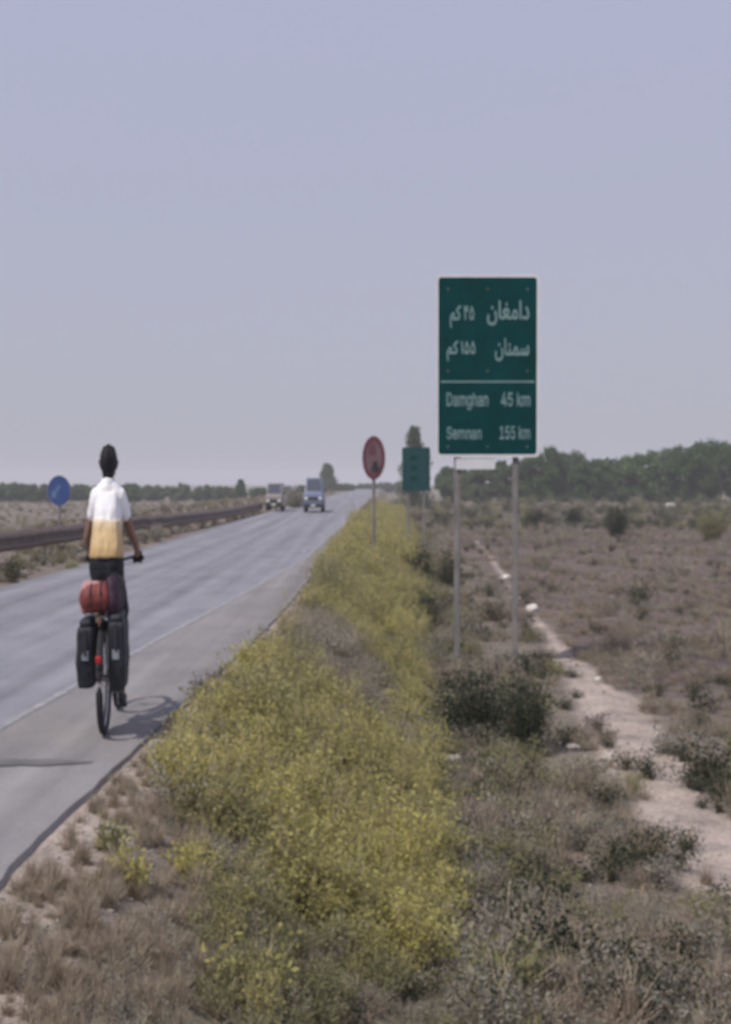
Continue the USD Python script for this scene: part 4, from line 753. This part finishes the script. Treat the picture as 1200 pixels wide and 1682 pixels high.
head = [Manifold.sphere(1, 40).scale([0.082, 0.097, 0.103]).translate([float(a) for a in HC + [0, -0.004, 0.012]]), hull([(0, HC[1] + 0.045, HC[2] - 0.082, 0.027), (0.03, HC[1] + 0.02, HC[2] - 0.05, 0.045), (-0.03, HC[1] + 0.02, HC[2] - 0.05, 0.045), (0, HC[1] + 0.03, HC[2], 0.06)]), bone(J['neck0'], J['neck1']), bone(J['neck1'], (0, HC[1] - 0.01, HC[2] - 0.03, 0.055)),
        hull([(0, HC[1] + 0.088, HC[2] + 0.015, 0.008), (0, HC[1] + 0.112, HC[2] - 0.022, 0.009), (-0.012, HC[1] + 0.092, HC[2] - 0.026, 0.009), (0.012, HC[1] + 0.092, HC[2] - 0.026, 0.009)], 10)]
for s_ in (-1, 1): head.append(hull([(s_ * 0.088, HC[1] + 0.0, HC[2] + 0.012, 0.012), (s_ * 0.1, HC[1] - 0.012, HC[2] + 0.006, 0.012), (s_ * 0.084, HC[1] + 0.004, HC[2] - 0.036, 0.01)], 10))
body = Manifold.batch_boolean(bones + head, manifold3d.OpType.Add).refine_to_length(0.014)
v, f = tm(body); m = trimesh.Trimesh(v, f, process=True); trimesh.smoothing.filter_taubin(m, 0.5, 0.53, 8)
person = thing('person', 'person in white and tan shirt, black shorts and dark headgear cycling away', 'person', LOC, ROT)
bd = obj('body', Qm(m), 'skin', person, smooth=True)
def smoothed(parts, res=0.016, it=10, cut=None):
    b = Manifold.batch_boolean(parts, manifold3d.OpType.Add)
    if cut: b = cut(b)
    v, f = tm(b.refine_to_length(res)); m = trimesh.Trimesh(v, f, process=True); trimesh.smoothing.filter_taubin(m, 0.5, 0.53, it); return m
sleeves = []
for s_ in (-1, 1):
    a, b = np.array(ARM[s_][0]), np.array(ARM[s_][1]); e = a + (b - a) * 0.42
    sleeves.append(hull([(*a[:3], 0.064), (*e[:3], 0.056)])); sleeves.append(hull([(s_ * 0.08, 0.33, 1.45, 0.078), (*a[:3], 0.062)]))
shirt = [hull([(0, 0.335, 1.5, 0.078), (0, 0.345, 1.56, 0.064)])] + slim(torso(0.018)) + sleeves
trim = lambda lo, hi: (lambda b: b.trim_by_plane([0, 0, 1], lo).trim_by_plane([0, 0, -1], -hi))
obj('shirt', Qm(wrinkled(smoothed(shirt, 0.016, 8, trim(1.297, 1.565)), 0.008, 11, 2)), 'shirt_white', person, smooth=50)
obj('lower_shirt', Qm(wrinkled(smoothed(slim([hull(wide((0, 0.2, 1.09), 0.088, 0.127) + wide((0, 0.245, 1.18), 0.078, 0.12)), hull(wide((0, 0.245, 1.18), 0.075, 0.118) + wide((0, 0.31, 1.34), 0.066, 0.124))], 0.84), 0.016, 8, trim(1.08, 1.31)), 0.009, 11, 4)), 'shirt_tan', person, smooth=50, label='tan lower part of the shirt')
sh = [hull(wide((0, 0.2, 1.02), 0.095, 0.125) + wide((0, 0.225, 1.1), 0.085, 0.118)), hull(wide((0, 0.19, 0.98), 0.085, 0.115) + wide((0, 0.2, 1.04), 0.09, 0.12))]
sh = slim([m_.trim_by_plane([0, 0, -1], -1.135) for m_ in sh], 0.84)
for s_ in (-1, 1):
    a, b = np.array(LEG[s_][0]), np.array(LEG[s_][1]); e = a + (b - a) * 0.72; sh.append(hull([(a[0] * 0.8, a[1], a[2], 0.104), (*e[:3], 0.084)]))
obj('shorts', Qm(wrinkled(smoothed(sh, 0.016, 8), 0.007, 11, 6)), 'shorts_black', person, smooth=50)
cap = Manifold.sphere(1, 40).scale([0.096, 0.112, 0.1]).translate([float(a) for a in HC + [0, -0.008, 0.016]]).trim_by_plane([0, -0.55, 0.83], float(np.dot(HC + [0, 0.02, -0.02], [0, -0.55, 0.83])))
cap = cap + hull([(x_, HC[1] - 0.06, HC[2] - 0.05, 0.03) for x_ in (-0.035, 0.035)] + [(x_, HC[1] - 0.07, HC[2] + 0.03, 0.03) for x_ in (-0.045, 0.045)] + [(x_, HC[1] - 0.065, HC[2] - 0.105, 0.018) for x_ in (-0.03, 0.03)])
cv, cf = wrinkled(cap, 0.002, 26, 5, 0.008); up_ = np.clip((cv[:, 2] - HC[2] + 0.03) / 0.05, 0, 1)
cv = cv + (cv - HC) * (0.028 * np.cos(cv[:, 0] / 0.096 * 10.5) * up_)[:, None]
obj('helmet', Qm((cv, cf)), 'hair', person, smooth=50)
for s_ in (-1, 1):
    obj('eye', Qm(tm(sph((s_ * 0.03, HC[1] + 0.076, HC[2] + 0.012), 0.0125, 14))), 'plate_white', person, smooth=True)
    obj('glove', Qm(tm(Manifold.batch_boolean(hand(s_, 0.0022), manifold3d.OpType.Add))), 'glove_dark', person, smooth=60)
    h_, b_, t_ = HAND['foot', s_]
    shoe = hull([(h_[0], h_[1] - 0.005, h_[2], 0.039), (h_[0], h_[1], h_[2] + 0.025, 0.036), (*b_[:3], 0.04), (*t_[:3], 0.032)])
    obj('shoe', Qm(tm(shoe.trim_by_plane([0, 0, 1], h_[2] - 0.034))), 'dark_plastic', person, smooth=50)
obj('mouth', Qm(tm(hull([(-0.02, HC[1] + 0.087, HC[2] - 0.052, 0.0045), (0.02, HC[1] + 0.087, HC[2] - 0.052, 0.0045), (0, HC[1] + 0.092, HC[2] - 0.052, 0.006)], 10))), 'sign_faded', person)
for x_ in (-0.03, 0.03): obj('helmet_strap', Qm(tube([(x_, HC[1] - 0.1, HC[2] + 0.0), (x_ * 1.5, HC[1] - 0.085, HC[2] - 0.03)], 0.004, 5)), 'dark_plastic', person)

# ------------------------------------------------------------------ the hazy air
usdkit.material(stage, '/World/Looks/haze', {'v': ('principled_volume', {'color': (0.94, 0.93, 0.95), 'density': HAZE, 'anisotropy': 0.0})}, volume='v.volume')
b = trimesh.creation.box([3400, 3400, 18]); b.apply_translation([0, 0, 5.0])
obj('haze', b, 'haze', kind='stuff', label='thin pale haze in the air over the plain', cat='haze')
